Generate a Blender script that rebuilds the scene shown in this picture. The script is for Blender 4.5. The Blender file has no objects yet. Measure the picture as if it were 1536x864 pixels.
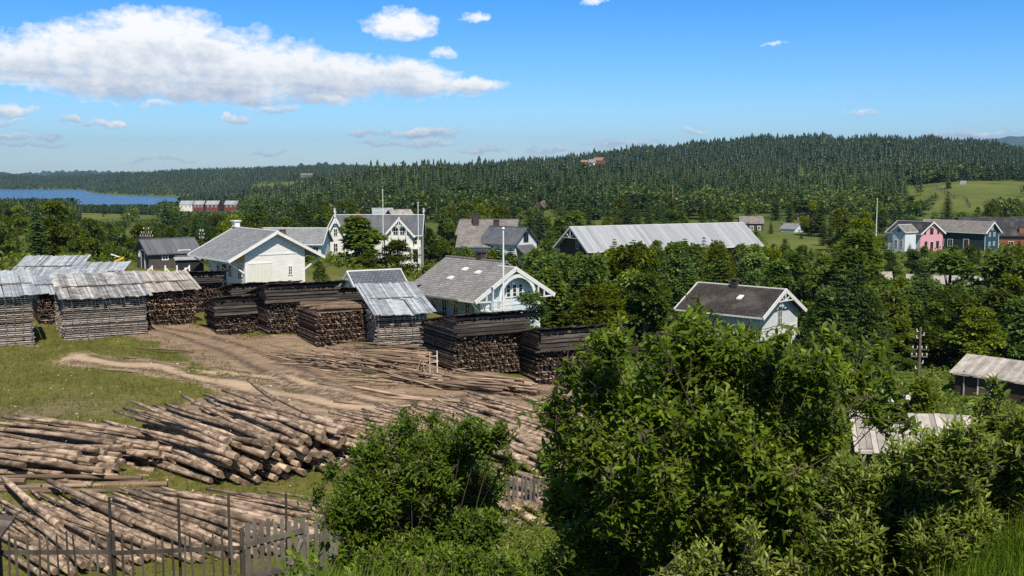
import bpy, math, random
import numpy as np
from mathutils import Vector, Matrix, Euler
random.seed(7); RNG = np.random.default_rng(7)
R = math.radians
scene = bpy.context.scene
COL = scene.collection

# ------------------------------------------------------------------ camera
F_PX = 1647.0; PITCH = math.atan((432-258)/F_PX); CAM = Vector((0, 0, 10.0))
cd = bpy.data.cameras.new('camera'); cd.sensor_width = 36; cd.lens = 36*F_PX/1536
cd.clip_start = 0.1; cd.clip_end = 40000
cam = bpy.data.objects.new('camera', cd); COL.objects.link(cam)
cam.location = CAM; cam.rotation_euler = (math.pi/2-PITCH, 0, 0); scene.camera = cam
FW = Vector((0, math.cos(PITCH), -math.sin(PITCH))); UP = Vector((0, math.sin(PITCH), math.cos(PITCH)))
def ray(px, py):
    return FW + Vector((1, 0, 0))*((px-768)/F_PX) - UP*((py-432)/F_PX)
def P(px, py, Y):
    d = ray(px, py); return CAM + d*(Y/d.y)
def XA(px, Y):
    return (px-768)/F_PX*Y*1.0

# ------------------------------------------------------------------ terrain
def sst(a, b, x):
    t = np.clip((x-a)/(b-a), 0, 1); return t*t*(3-2*t)
TPX = np.array([-500, 0, 110, 190, 290, 430, 490, 620, 800, 960, 1150, 1340, 1450, 1560, 2000.])
TY = np.array([250, 420, 500, 600, 680, 850, 1050, 1350, 1500, 1750, 2000, 2300, 2700, 3100, 4500, 9000.])
TZ = np.array([
 [-8,-8,-8,-8,-8,-8,-8,-8,-8,-8,-8,-8,-8,-8,-8],
 [-12,-12,-12,-12,-12,-11,-10,-9,-8.5,-8,-8,-8,-8.5,-8,-8],
 [-15,-15,-15,-14,-14,-12,-10,-7,-6.5,-6.5,-7,-7,-6.5,-6,-6],
 [-18,-17,-13.5,-13.5,-15,-13,-9,-3,-2,-2.5,-4,-3,0,.5,0],
 [-20,-18,-15,-15,-17,-13,-7,1,2,1.2,-1,.5,3.6,3.5,4],
 [-23,-23,-23,-23,-23,-14,-3,5.5,6.5,5.5,4,5,7,8,8],
 [-28,-28,-28,-28,-27,-18,-10,-7,-6,-3,4,9,12,12,10],
 [-35,-35,-35,-35,-33,-20,-8,-4,7,22,37,37,34,20,16],
 [-39,-39,-39,-39,-37,-22,-8,2,15,32,47,46.5,42,25,18],
 [-40,-40,-40,-40,-38.5,-22,-8,2,12,28,42,42,42,32,28],
 [-40,-40,-40,-39,-33,-16,-4,2,8,20,30,30,30,25,20],
 [-40,-40,-40,-30,-8,2,6,6,8,10,15,15,15,15,15],
 [-38,-38,-40,-12,2,8,12,8,5,5,5,5,5,5,5],
 [-18,-16,-16,-6,3,10,14,8,0,0,0,0,0,0,0],
 [-4,-6,-8,-6,0,8,10,0,-10,-10,-10,-10,-10,-10,-10],
 [-30]*15], float)
# smooth table lookup
def table(px, Y):
    i = np.clip(np.searchsorted(TPX, px)-1, 0, len(TPX)-2); j = np.clip(np.searchsorted(TY, Y)-1, 0, len(TY)-2)
    a = np.clip((px-TPX[i])/(TPX[i+1]-TPX[i]), 0, 1); b = np.clip((Y-TY[j])/(TY[j+1]-TY[j]), 0, 1)
    a = a*a*(3-2*a)*.6+a*.4
    return (TZ[j, i]*(1-a)+TZ[j, i+1]*a)*(1-b)+(TZ[j+1, i]*(1-a)+TZ[j+1, i+1]*a)*b
def H(x, y):
    x = np.asarray(x, float); y = np.asarray(y, float)
    q = x+.25*(y-50)
    near = -7.0*sst(-4, 32, q)*sst(24, 44, y)
    near = near*(1-sst(110, 250, y)) + (-8)*sst(105, 240, y)
    yy = np.maximum(y, 1)
    px = 768+F_PX*x/np.maximum(yy, 60)
    far = table(px, yy)
    z = np.where(y > 250, far, near)
    hill = 8.4*(1-sst(0, 28, y)) + 1.75*np.exp(-((x-5.3)/1.5)**2-((y-8)/4.0)**2)
    hill = np.where(y < 0, 8.4+.05*(-y), hill)
    z = z+hill
    bump = .10*np.sin(x*.7+1.3*np.sin(y*.31))*np.sin(y*.53+.7)+.05*np.sin(x*1.9+y*1.1)
    z = z+bump*(1-sst(120, 200, y))
    roll = 1.6*np.sin(x*.021+y*.013)*np.sin(y*.017-x*.009)
    z = z+roll*sst(300, 600, y)*(1-sst(900, 1300, y))
    return z
def h(x, y): return float(H(x, y))
def G(px, py):
    d = ray(px, py); t = 3.0; last = t
    while t < 5000:
        p = CAM+d*t
        if p.z < h(p.x, p.y): break
        last = t; t += .25+t*.004
    lo, hi = last, t
    for _ in range(20):
        m = (lo+hi)/2; p = CAM+d*m
        if p.z < h(p.x, p.y): hi = m
        else: lo = m
    return CAM+d*hi
def GY(px, Y):
    x = (px-768)/F_PX*Y; return Vector((x, Y, h(x, Y)))
def PYof(p):
    d = p-CAM; return 432-F_PX*d.dot(UP)/d.dot(FW)
def PXof(p):
    d = p-CAM; return 768+F_PX*d.x/d.dot(FW)

# ------------------------------------------------------------------ object helpers
def tag(o, label=None, cat=None, group=None, kind=None):
    if label: o['label'] = label
    if cat: o['category'] = cat
    if group: o['group'] = group
    if kind: o['kind'] = kind
    return o
def thing(name, label, cat, loc=(0, 0, 0), rz=0, group=None):
    o = bpy.data.objects.new(name, None); COL.objects.link(o); o.empty_display_size = .3
    o.location = loc; o.rotation_euler = (0, 0, rz); o.matrix_world = Matrix.Translation(Vector(loc)) @ Matrix.Rotation(rz, 4, 'Z')
    return tag(o, label, cat, group)
def link(name, me, parent=None):
    o = bpy.data.objects.new(name, me); COL.objects.link(o)
    if parent: o.parent = parent
    return o
def copy_tree(o, parent=None):
    c = o.copy(); COL.objects.link(c); c.parent = parent
    for ch in list(o.children): copy_tree(ch, c)
    return c

class MB:
    """collects faces; build() makes one mesh object with uv in metres and a per-face tint"""
    def __init__(s, M=None): s.v = []; s.f = []; s.m = []; s.t = []; s.M = M
    def add(s, vs, fs, mi=0, tint=None):
        b = len(s.v); t = random.random() if tint is None else tint
        for p in vs:
            p = Vector(p); s.v.append(s.M @ p if s.M else p)
        for q in fs:
            s.f.append(tuple(b+i for i in q)); s.m.append(mi); s.t.append(t)
        return s
    def hexa(s, a, b, mi=0, tint=None):
        """a: bottom quad (4 pts ccw seen from b side), b: top quad"""
        return s.add(list(a)+list(b), [(3, 2, 1, 0), (4, 5, 6, 7), (0, 1, 5, 4), (1, 2, 6, 5), (2, 3, 7, 6), (3, 0, 4, 7)], mi, tint)
    def box(s, c, d, mi=0, tint=None, rz=0, M=None):
        x, y, z = d[0]/2, d[1]/2, d[2]/2
        T = Matrix.Translation(Vector(c)) @ (M if M else Matrix.Rotation(rz, 4, 'Z'))
        p = [T @ Vector(q) for q in [(-x, -y, -z), (x, -y, -z), (x, y, -z), (-x, y, -z), (-x, -y, z), (x, -y, z), (x, y, z), (-x, y, z)]]
        return s.hexa(p[:4], p[4:], mi, tint)
    def beam(s, a, b, w, t, up=(0, 0, 1), mi=0, tint=None):
        a, b = Vector(a), Vector(b); d = (b-a).normalized(); u = Vector(up)
        sd = d.cross(u)
        if sd.length < 1e-4: sd = d.cross(Vector((1, 0, 0)))
        sd.normalize(); n = sd.cross(d)
        sd *= w/2; n *= t/2
        return s.hexa([a-sd-n, a+sd-n, a+sd+n, a-sd+n], [b-sd-n, b+sd-n, b+sd+n, b-sd+n], mi, tint)
    def slab(s, q, off, mi=0, tint=None):
        q = [Vector(p) for p in q]; off = Vector(off)
        return s.hexa([p+off for p in q], q, mi, tint)
    def tube(s, pts, rad, n=6, mi=0, tint=None, cap=True, capmi=None):
        pts = [Vector(p) for p in pts]; b = len(s.v); t = random.random() if tint is None else tint
        k = len(pts); rad = rad if hasattr(rad, '__len__') else [rad]*k
        ref = Vector((0, 0, 1)) if abs((pts[-1]-pts[0]).normalized().z) < .9 else Vector((1, 0, 0))
        for i, p in enumerate(pts):
            d = (pts[min(i+1, k-1)]-pts[max(i-1, 0)]).normalized()
            u = d.cross(ref).normalized(); w = u.cross(d)
            for j in range(n):
                a = 2*math.pi*j/n; q = p+(u*math.cos(a)+w*math.sin(a))*rad[i]
                s.v.append(s.M @ q if s.M else q)
        for i in range(k-1):
            for j in range(n):
                s.f.append((b+i*n+j, b+(i+1)*n+j, b+(i+1)*n+(j+1) % n, b+i*n+(j+1) % n)); s.m.append(mi); s.t.append(t)
        if cap:
            for ring, rev in ((0, False), (k-1, True)):
                q = [b+ring*n+j for j in range(n)]
                s.f.append(tuple(q[::-1] if rev else q)); s.m.append(mi if capmi is None else capmi); s.t.append(t)
        return s
    def build(s, name, mats, parent=None, smooth=False, label=None):
        me = bpy.data.meshes.new(name); me.from_pydata([tuple(p) for p in s.v], [], s.f)
        for m in (mats if isinstance(mats, (list, tuple)) else [mats]): me.materials.append(m)
        me.polygons.foreach_set('material_index', s.m)
        if smooth: me.polygons.foreach_set('use_smooth', [True]*len(s.f))
        at = me.attributes.new('tint', 'FLOAT', 'FACE'); at.data.foreach_set('value', s.t)
        uv = me.uv_layers.new(name='uv'); k = 0; buf = []
        for p in me.polygons:
            n = p.normal
            u = Vector((-n.y, n.x, 0)) if abs(n.z) < .995 else Vector((1, 0, 0))
            u.normalize(); w = n.cross(u)
            for vi in p.vertices:
                q = me.vertices[vi].co; buf += [q.dot(u), q.dot(w)]
        uv.data.foreach_set('uv', buf)
        me.update()
        o = link(name, me, parent)
        if label: o['label'] = label
        return o

def np_mesh(name, V, Fc, mat, tint=None, tint2=None):
    """V (N,3), Fc (M,k) -> mesh datablock, per-face tint"""
    me = bpy.data.meshes.new(name); k = Fc.shape[1]; M = len(Fc)
    me.vertices.add(len(V)); me.vertices.foreach_set('co', np.ascontiguousarray(V, dtype=np.float32).ravel())
    me.loops.add(M*k); me.loops.foreach_set('vertex_index', np.ascontiguousarray(Fc, dtype=np.int32).ravel())
    me.polygons.add(M); me.polygons.foreach_set('loop_start', np.arange(0, M*k, k, dtype=np.int32))
    if tint is not None:
        a = me.attributes.new('tint', 'FLOAT', 'FACE'); a.data.foreach_set('value', np.ascontiguousarray(tint, dtype=np.float32))
    me.materials.append(mat); me.update(calc_edges=True); me.validate()
    return me

# ------------------------------------------------------------------ materials
class NT:
    def __init__(s, nt): s.nt = nt; s.n = nt.nodes; s.l = nt.links
    def node(s, t, **kw):
        n = s.n.new(t)
        for k, v in kw.items(): setattr(n, k, v)
        return n
    def put(s, sock, v):
        if isinstance(v, bpy.types.NodeSocket): s.l.new(v, sock)
        elif v is not None:
            try: sock.default_value = v
            except Exception: sock.default_value = tuple(v)+(1,)
    def math(s, op, a, b=None, c=None, clamp=False):
        n = s.node('ShaderNodeMath', operation=op, use_clamp=clamp)
        for i, v in enumerate((a, b, c)):
            if v is not None: s.put(n.inputs[i], v)
        return n.outputs[0]
    def vmath(s, op, a, b=None, scale=None):
        n = s.node('ShaderNodeVectorMath', operation=op)
        s.put(n.inputs[0], a)
        if b is not None: s.put(n.inputs[1], b)
        if scale is not None: s.put(n.inputs['Scale'], scale)
        return n.outputs['Value'] if op in ('DOT_PRODUCT', 'LENGTH') else n.outputs[0]
    def mix(s, f, a, b, bt='MIX'):
        n = s.node('ShaderNodeMix', data_type='RGBA', blend_type=bt)
        s.put(n.inputs[0], f); s.put(n.inputs[6], a if isinstance(a, bpy.types.NodeSocket) else tuple(a)+(1,)); s.put(n.inputs[7], b if isinstance(b, bpy.types.NodeSocket) else tuple(b)+(1,))
        return n.outputs[2]
    def noise(s, vec, scale, detail=3, rough=.55, dist=0):
        n = s.node('ShaderNodeTexNoise'); s.put(n.inputs['Vector'], vec); n.inputs['Scale'].default_value = scale
        n.inputs['Detail'].default_value = detail; n.inputs['Roughness'].default_value = rough; n.inputs['Distortion'].default_value = dist
        return n.outputs['Fac']
    def ramp(s, f, lo, hi):
        n = s.node('ShaderNodeMapRange', clamp=True); s.put(n.inputs[0], f); n.inputs[1].default_value = lo; n.inputs[2].default_value = hi
        return n.outputs[0]
    def attr(s, name, out='Fac'):
        n = s.node('ShaderNodeAttribute', attribute_name=name); return n.outputs[out]
    def mapping(s, vec, scale=(1, 1, 1), rot=(0, 0, 0)):
        n = s.node('ShaderNodeMapping'); s.put(n.inputs[0], vec); n.inputs['Scale'].default_value = scale; n.inputs['Rotation'].default_value = rot
        return n.outputs[0]
def new_mat(name):
    m = bpy.data.materials.new(name); m.use_nodes = True; t = NT(m.node_tree); t.n.clear()
    o = t.node('ShaderNodeOutputMaterial'); b = t.node('ShaderNodeBsdfPrincipled'); t.l.new(b.outputs[0], o.inputs[0])
    b.inputs['Specular IOR Level'].default_value = .3
    return m, t, b, o
def basic(name, c1, c2, scale=4, stretch=(1, 1, 1), rough=.8, tint=.35, coord='Object', bump=.3, bscale=None, spots=None, rand=0, spec=.3, metal=0, blend=(.35, .65)):
    """two-tone noise material; tint attr varies value of separate boards/sheets"""
    m, t, b, o = new_mat(name)
    tc = t.node('ShaderNodeTexCoord'); vec = t.mapping(tc.outputs[coord], stretch)
    n = t.noise(vec, scale, 5, .6); col = t.mix(t.ramp(n, *blend), c1, c2)
    if spots:
        sn = t.noise(tc.outputs[coord], spots[1], 3, .6); col = t.mix(t.math('MULTIPLY', t.ramp(sn, spots[2], spots[2]+.12), spots[3] if len(spots) > 3 else .8), col, spots[0])
    if tint:
        f = t.math('MULTIPLY_ADD', t.attr('tint'), 2*tint, 1-tint); 
        col = t.vmath('SCALE', col, scale=f)
    if rand:
        oi = t.node('ShaderNodeObjectInfo'); f = t.math('MULTIPLY_ADD', oi.outputs['Random'], 2*rand, 1-rand); col = t.vmath('SCALE', col, scale=f)
    t.put(b.inputs['Base Color'], col); b.inputs['Roughness'].default_value = rough; b.inputs['Specular IOR Level'].default_value = spec; b.inputs['Metallic'].default_value = metal
    if bump:
        bn = t.node('ShaderNodeBump'); bn.inputs['Strength'].default_value = bump; bn.inputs['Distance'].default_value = .03
        t.put(bn.inputs['Height'], n if not bscale else t.noise(vec, bscale, 3)); t.l.new(bn.outputs[0], b.inputs['Normal'])
    return m
M = {}
M['log'] = basic('weathered_log', (.46, .34, .245), (.17, .118, .082), 3.2, (.5, 2.2, 2.2), .9, .15, bump=.7, spots=((.07, .05, .037), 2.9, .53, .8), rand=.34, blend=(.38, .6))
M['logend'] = basic('cut_log_end', (.24, .175, .12), (.09, .063, .044), 6, (1, 1, 1), .8, .3)
M['pole'] = basic('debarked_pole', (.40, .29, .20), (.17, .11, .075), 3.0, (.3, 4, 4), .8, .3, bump=.3, rand=.4)
M['board'] = basic('stacked_board', (.36, .29, .235), (.13, .098, .075), 2.2, (1, 1, 3), .85, .5)
M['boardbrown'] = basic('stacked_board_brown', (.15, .095, .064), (.05, .031, .021), 2.2, (1, 1, 3), .9, .7)  # extra dark base colour stands in for unlit stack fronts
M['slat'] = basic('grey_slat', (.46, .41, .365), (.20, .17, .145), 1.8, (1, 1, 4), .85, .45)
M['darkboard'] = basic('tarred_board', (.06, .048, .04), (.025, .02, .017), 2.5, (.6, .6, 5), .8, .6)
M['greyboard'] = basic('weathered_wall_board', (.16, .125, .10), (.065, .05, .04), 2.5, (.6, .6, 5), .85, .5)
M['stackfront'] = basic('shaded_weathered_board', (.115, .095, .08), (.03, .024, .02), 2.0, (.5, .5, 6), .85, .5)  # darker copy of the wall board; stack-front shade is in its colour
M['core'] = basic('shaded_core_wood', (.035, .026, .02), (.018, .014, .011), 3, rough=.95, tint=0, bump=0)  # near-black tone stands in for the shade between stacked boards
M['roofplank'] = basic('grey_roof_plank', (.47, .46, .45), (.20, .19, .18), 2.2, (1, 1, 1), .7, .42, spots=((.10, .085, .075), 2.4, .60, .8))
M['roofmetal'] = basic('pale_roof_sheet', (.44, .47, .495), (.27, .29, .31), 1.8, (1, 1, 1), .5, .30, spots=((.17, .15, .14), 1.3, .66, .7), spec=.5)
M['palewood'] = basic('pale_roof_board', (.47, .43, .39), (.28, .245, .215), 1.3, (1, 1, 1), .75, .28, spots=((.13, .09, .06), 1.8, .64, .8))
M['picket'] = basic('grey_picket', (.17, .15, .13), (.07, .06, .052), 3, (1, 1, .3), .85, .35)
M['darkpicket'] = basic('dark_weathered_picket', (.10, .085, .07), (.04, .033, .028), 3, (1, 1, .3), .9, .4)
M['whitewood'] = basic('white_painted_trim', (.78, .77, .74), (.68, .67, .64), 3, rough=.6, tint=.05, bump=.05)
M['metalgrey'] = basic('grey_metal', (.35, .35, .36), (.22, .22, .23), 4, rough=.5, tint=.1)
M['dark'] = basic('black_painted_wood', (.028, .028, .030), (.016, .016, .017), 3, rough=.7, tint=.15)
M['bark'] = basic('tree_bark', (.13, .10, .075), (.055, .042, .032), 6, (1, 1, .2), .9, .2)
M['twig'] = basic('twig_bark', (.085, .065, .045), (.04, .032, .022), 8, (1, 1, 1), .9, .2, bump=0)
M['brick'] = basic('chimney_brick', (.30, .12, .07), (.20, .08, .05), 5, rough=.9, tint=.2)
M['darkbrick'] = basic('sooty_chimney', (.07, .055, .05), (.035, .03, .028), 5, rough=.9, tint=.2)
M['rock'] = basic('grey_rock', (.22, .18, .155), (.10, .085, .07), .8, rough=.9, tint=.3)
M['redwall'] = basic('red_painted_wall', (.17, .052, .04), (.12, .038, .03), 1.5, rough=.8, tint=.1)
M['orangeroof'] = basic('orange_tile_roof', (.32, .17, .11), (.24, .13, .085), 1.5, rough=.8, tint=.1)
M['yellow'] = basic('yellow_cloth', (.75, .42, .03), (.6, .33, .03), 4, rough=.7, tint=.1)
def siding(name, c1, c2, bw=.16, vertical=True, rough=.65, gr=.45):
    m, t, b, o = new_mat(name)
    tc = t.node('ShaderNodeTexCoord'); sp = t.node('ShaderNodeSeparateXYZ'); t.l.new(tc.outputs['UV'], sp.inputs[0])
    s = t.math('FRACT', t.math('DIVIDE', sp.outputs[0 if vertical else 1], bw))
    groove = t.math('LESS_THAN', s, .10)
    n = t.noise(t.mapping(tc.outputs['UV'], (3, .5, 1) if vertical else (.5, 3, 1)), 2.2, 5, .65)
    col = t.mix(t.ramp(n, .35, .7), c1, c2)
    bn = t.node('ShaderNodeBump'); bn.inputs['Strength'].default_value = gr*.7; bn.inputs['Distance'].default_value = .02
    t.put(bn.inputs['Height'], t.math('MULTIPLY', groove, -1)); t.l.new(bn.outputs[0], b.inputs['Normal'])
    col = t.mix(t.math('MULTIPLY', groove, gr), col, tuple(x*.35 for x in c2))
    t.put(b.inputs['Base Color'], col); b.inputs['Roughness'].default_value = rough
    return m
M['white'] = siding('white_board_wall', (.80, .79, .75), (.62, .60, .56), .17, False, .65, .12)
M['offwhite'] = siding('cream_board_wall', (.74, .72, .64), (.62, .60, .53), .2, True, .65, .2)
M['paleblue'] = siding('pale_blue_board_wall', (.60, .69, .73), (.50, .59, .64), .16, True, .65, .2)
M['pink'] = siding('pink_board_wall', (.72, .36, .41), (.64, .31, .36), .3, False)
M['whiteblue'] = siding('white_blue_board_wall', (.68, .72, .74), (.54, .58, .60), .25, True, .65, .2)
M['navy'] = siding('dark_blue_board_wall', (.024, .078, .11), (.017, .058, .085), .25, True)
M['blackgreen'] = siding('black_board_wall', (.022, .045, .052), (.015, .032, .038), .25, True)
M['barnwall'] = siding('grey_barn_board_wall', (.105, .09, .078), (.05, .043, .038), .22, True, .85)
M['brownwall'] = siding('brown_board_wall', (.075, .05, .038), (.035, .025, .02), .2, True, .85)
M['rustwall'] = siding('rust_board_wall', (.26, .10, .05), (.19, .075, .04), .25, True, .85)
def slate(name, c1, c2, bw=.32, bh=.26, mortar=.35):
    m, t, b, o = new_mat(name)
    tc = t.node('ShaderNodeTexCoord'); br = t.node('ShaderNodeTexBrick'); t.l.new(tc.outputs['UV'], br.inputs[0])
    br.inputs['Scale'].default_value = 1; br.inputs['Brick Width'].default_value = bw; br.inputs['Row Height'].default_value = bh
    br.inputs['Mortar Size'].default_value = .02; br.inputs['Color1'].default_value = (*c1, 1); br.inputs['Color2'].default_value = (*c2, 1)
    br.inputs['Mortar'].default_value = (*[x*mortar for x in c2], 1); br.inputs['Bias'].default_value = 0
    n = t.noise(t.mapping(tc.outputs['UV'], (1, .45, 1)), .8, 6, .7)
    col = t.mix(t.ramp(n, .3, .75), br.outputs[0], t.vmath('SCALE', br.outputs[0], scale=.62))
    n2 = t.noise(tc.outputs['UV'], .35, 3, .6); col = t.mix(t.math('MULTIPLY', t.ramp(n2, .5, .7), .35), col, (.22, .20, .17))
    t.put(b.inputs['Base Color'], col); b.inputs['Roughness'].default_value = .65
    bn = t.node('ShaderNodeBump'); bn.inputs['Strength'].default_value = .5; bn.inputs['Distance'].default_value = .02
    t.put(bn.inputs['Height'], br.outputs['Fac']); bn.invert = True; t.l.new(bn.outputs[0], b.inputs['Normal'])
    return m
M['slategrey'] = slate('grey_slate_roof', (.36, .37, .38), (.25, .26, .27))
M['slatewarm'] = slate('weathered_slate_roof', (.36, .345, .33), (.25, .24, .23))
M['slatedark'] = slate('dark_tile_roof', (.075, .062, .055), (.045, .038, .034), .3, .33, .4)
M['slateblue'] = slate('blue_grey_slate_roof', (.16, .17, .195), (.11, .12, .14))
M['slateblack'] = slate('black_slate_roof', (.05, .05, .055), (.035, .035, .04), .6, .4)
M['slatebrown'] = slate('brown_grey_roof', (.30, .27, .25), (.20, .18, .165), .6, .4)
def sheetroof(name, c1, c2, bw=.9, streak=(.2, .2, .2)):
    m, t, b, o = new_mat(name)
    tc = t.node('ShaderNodeTexCoord'); sp = t.node('ShaderNodeSeparateXYZ'); t.l.new(tc.outputs['UV'], sp.inputs[0])
    q = t.math('DIVIDE', sp.outputs[0], bw); fr = t.math('FRACT', q); seam = t.math('LESS_THAN', fr, .07)
    wn = t.node('ShaderNodeTexWhiteNoise', noise_dimensions='1D'); t.put(wn.inputs['W'], t.math('FLOOR', q))
    n = t.noise(t.mapping(tc.outputs['UV'], (2.5, .3, 1)), 1.1, 6, .7)
    col = t.mix(t.ramp(n, .3, .7), c1, c2); col = t.vmath('SCALE', col, scale=t.math('MULTIPLY_ADD', wn.outputs[0], .3, .85))
    n3 = t.noise(t.mapping(tc.outputs['UV'], (5, .25, 1)), 1.7, 5, .7); col = t.mix(t.math('MULTIPLY', t.ramp(n3, .56, .7), .55), col, streak)
    col = t.mix(t.math('MULTIPLY', seam, .5), col, tuple(x*.4 for x in c2))
    t.put(b.inputs['Base Color'], col); b.inputs['Roughness'].default_value = .5
    bn = t.node('ShaderNodeBump'); bn.inputs['Strength'].default_value = .5; bn.inputs['Distance'].default_value = .03
    t.put(bn.inputs['Height'], seam); t.l.new(bn.outputs[0], b.inputs['Normal'])
    return m
M['metalroof'] = sheetroof('pale_grey_metal_roof', (.37, .385, .40), (.29, .305, .32), .7)
M['barnroof'] = sheetroof('dark_barn_roof', (.15, .155, .165), (.09, .095, .105), .55)
def glass(name='window_glass'):
    m, t, b, o = new_mat(name); b.inputs['Base Color'].default_value = (.02, .026, .032, 1); b.inputs['Roughness'].default_value = .06; b.inputs['Specular IOR Level'].default_value = .6
    return m
M['pane'] = glass()
def water():
    m, t, b, o = new_mat('lake_water'); tc = t.node('ShaderNodeTexCoord')
    b.inputs['Base Color'].default_value = (.055, .14, .27, 1); b.inputs['Roughness'].default_value = .35; b.inputs['IOR'].default_value = 1.33; b.inputs['Specular IOR Level'].default_value = .08  # blue base colour stands in for reflected sky, specular kept low
    bn = t.node('ShaderNodeBump'); bn.inputs['Strength'].default_value = .15; bn.inputs['Distance'].default_value = .5
    t.put(bn.inputs['Height'], t.noise(t.mapping(tc.outputs['Object'], (.3, 1, 1)), .05, 4)); t.l.new(bn.outputs[0], b.inputs['Normal'])
    return m
M['water'] = water()
def leafmat(name, dark, mid, light, trans=.35, rand=.15, rough=.5, spec=.35, trc=(1.25, 1.3, .55)):
    m = bpy.data.materials.new(name); m.use_nodes = True; t = NT(m.node_tree); t.n.clear()
    o = t.node('ShaderNodeOutputMaterial'); b = t.node('ShaderNodeBsdfPrincipled')
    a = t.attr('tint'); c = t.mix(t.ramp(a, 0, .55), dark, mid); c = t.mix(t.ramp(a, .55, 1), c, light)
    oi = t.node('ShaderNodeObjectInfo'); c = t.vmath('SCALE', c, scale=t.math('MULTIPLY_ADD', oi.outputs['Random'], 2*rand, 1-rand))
    if rand:
        r2 = t.math('FRACT', t.math('MULTIPLY', oi.outputs['Random'], 7.31)); hh_ = t.node('ShaderNodeHueSaturation'); t.put(hh_.inputs['Hue'], t.math('MULTIPLY_ADD', r2, .055, .472)); t.put(hh_.inputs['Saturation'], t.math('MULTIPLY_ADD', r2, -.25, 1.08)); t.put(hh_.inputs['Color'], c); c = hh_.outputs[0]
    t.put(b.inputs['Base Color'], c); b.inputs['Roughness'].default_value = rough; b.inputs['Specular IOR Level'].default_value = spec
    tr = t.node('ShaderNodeBsdfTranslucent'); t.put(tr.inputs[0], t.vmath('MULTIPLY', c, trc))
    mx = t.node('ShaderNodeMixShader'); mx.inputs[0].default_value = trans
    t.l.new(b.outputs[0], mx.inputs[1]); t.l.new(tr.outputs[0], mx.inputs[2]); t.l.new(mx.outputs[0], o.inputs[0])
    return m
M['leafbig'] = leafmat('cherry_leaf', (.062, .105, .007), (.138, .205, .013), (.30, .37, .036), .48, 0, .38, .35)
M['leafbush'] = leafmat('bush_leaf', (.054, .096, .006), (.112, .178, .010), (.25, .31, .028), .42, 0, .42, .3)
M['leafwillow'] = leafmat('willow_leaf', (.095, .135, .017), (.195, .25, .034), (.36, .40, .08), .42, 0, .42, .35)
M['leaftree'] = leafmat('tree_leaf', (.054, .090, .006), (.124, .176, .011), (.275, .31, .03), .40, .38)
M['needle'] = leafmat('spruce_needle', (.030, .064, .008), (.058, .105, .013), (.11, .165, .024), .22, .22)
M['forest'] = leafmat('forest_foliage', (.019, .040, .010), (.052, .084, .014), (.17, .215, .03), .2, 0)
M['grassblade'] = leafmat('grass_blade', (.06, .073, .014), (.12, .118, .026), (.22, .19, .06), .3, 0)
M['lushgrass'] = leafmat('lush_grass_blade', (.07, .13, .010), (.14, .22, .018), (.24, .31, .04), .4, 0)
M['pebble'] = basic('bark_chip', (.55, .46, .38), (.32, .26, .21), 8, rough=.9, tint=.5, bump=0)
# ------------------------------------------------------------------ ground sheet
def poly_dist(X, Y, pts):
    d = np.full(X.shape, 1e9)
    for (ax, ay), (bx, by) in zip(pts[:-1], pts[1:]):
        vx, vy = bx-ax, by-ay; t = np.clip(((X-ax)*vx+(Y-ay)*vy)/(vx*vx+vy*vy), 0, 1)
        d = np.minimum(d, np.hypot(X-ax-t*vx, Y-ay-t*vy))
    return d
def gpath(*pp): return [(G(*p).x, G(*p).y) for p in pp]
def ground_grid():
    ys = np.concatenate([np.linspace(-60, 0, 16)[:-1], np.arange(0, 20, .8), np.arange(20, 75, .32), np.geomspace(75, 700, 150)[0:], np.geomspace(720, 12000, 90)])
    us = np.concatenate([np.linspace(-2.6, -.62, 24)[:-1], np.linspace(-.62, .62, 330), np.linspace(.62, 2.6, 24)[1:]])
    X = us[None, :]*np.maximum(ys, 12)[:, None]; Yg = np.repeat(ys[:, None], len(us), 1)
    return X, Yg
GX, GYY = ground_grid(); GZ = H(GX, GYY)
road = gpath((222, 490), (300, 508), (380, 535), (470, 575), (560, 598), (690, 600), (820, 596), (960, 575))
track = gpath((120, 536), (230, 548), (330, 572), (430, 592), (540, 610), (640, 622))
track2 = gpath((300, 556), (420, 566), (520, 592), (620, 606))
dirt = np.maximum(1-sst(1.5, 4.2, poly_dist(GX, GYY, road)), .74*(1-sst(.6, 2.6, poly_dist(GX, GYY, track))))
yard = gpath((420, 610), (560, 625), (700, 640), (860, 640)); dirt = np.maximum(dirt, 1-sst(2.5, 6, poly_dist(GX, GYY, yard)))
stk = gpath((420, 512), (560, 540), (700, 570)); dirt = np.maximum(dirt, .75*(1-sst(1.5, 4, poly_dist(GX, GYY, stk))))
pilep = gpath((60, 690), (240, 690), (420, 690)); dirt = np.maximum(dirt, .45*(1-sst(1, 4, poly_dist(GX, GYY, pilep))))
pale = np.maximum(1-sst(.3, 1.9, poly_dist(GX, GYY, track)), 1-sst(.3, 1.8, poly_dist(GX, GYY, track2)))
rut = np.zeros_like(GX)
for off in (-.75, .75):
    for ln in (road, track, track2):
        A2 = np.array(ln); T_ = np.gradient(A2, axis=0); T_ /= np.linalg.norm(T_, axis=1)[:, None]; N2 = A2+np.stack([-T_[:, 1], T_[:, 0]], 1)*off
        rut = np.maximum(rut, 1-sst(.12, .42, poly_dist(GX, GYY, [tuple(q) for q in N2])))
lush = sst(90, 130, GYY)*.5+.5*(1-sst(22, 27, GYY)); lush = np.maximum(lush, sst(-2, 10, GX+.25*(GYY-50))*.7)
field = np.zeros_like(GX); PXg = 768+F_PX*GX/np.maximum(GYY, 30)
field = np.maximum(field, sst(1345, 1375, PXg)*sst(465, 490, GYY)*(1-sst(690, 720, GYY)))
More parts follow.
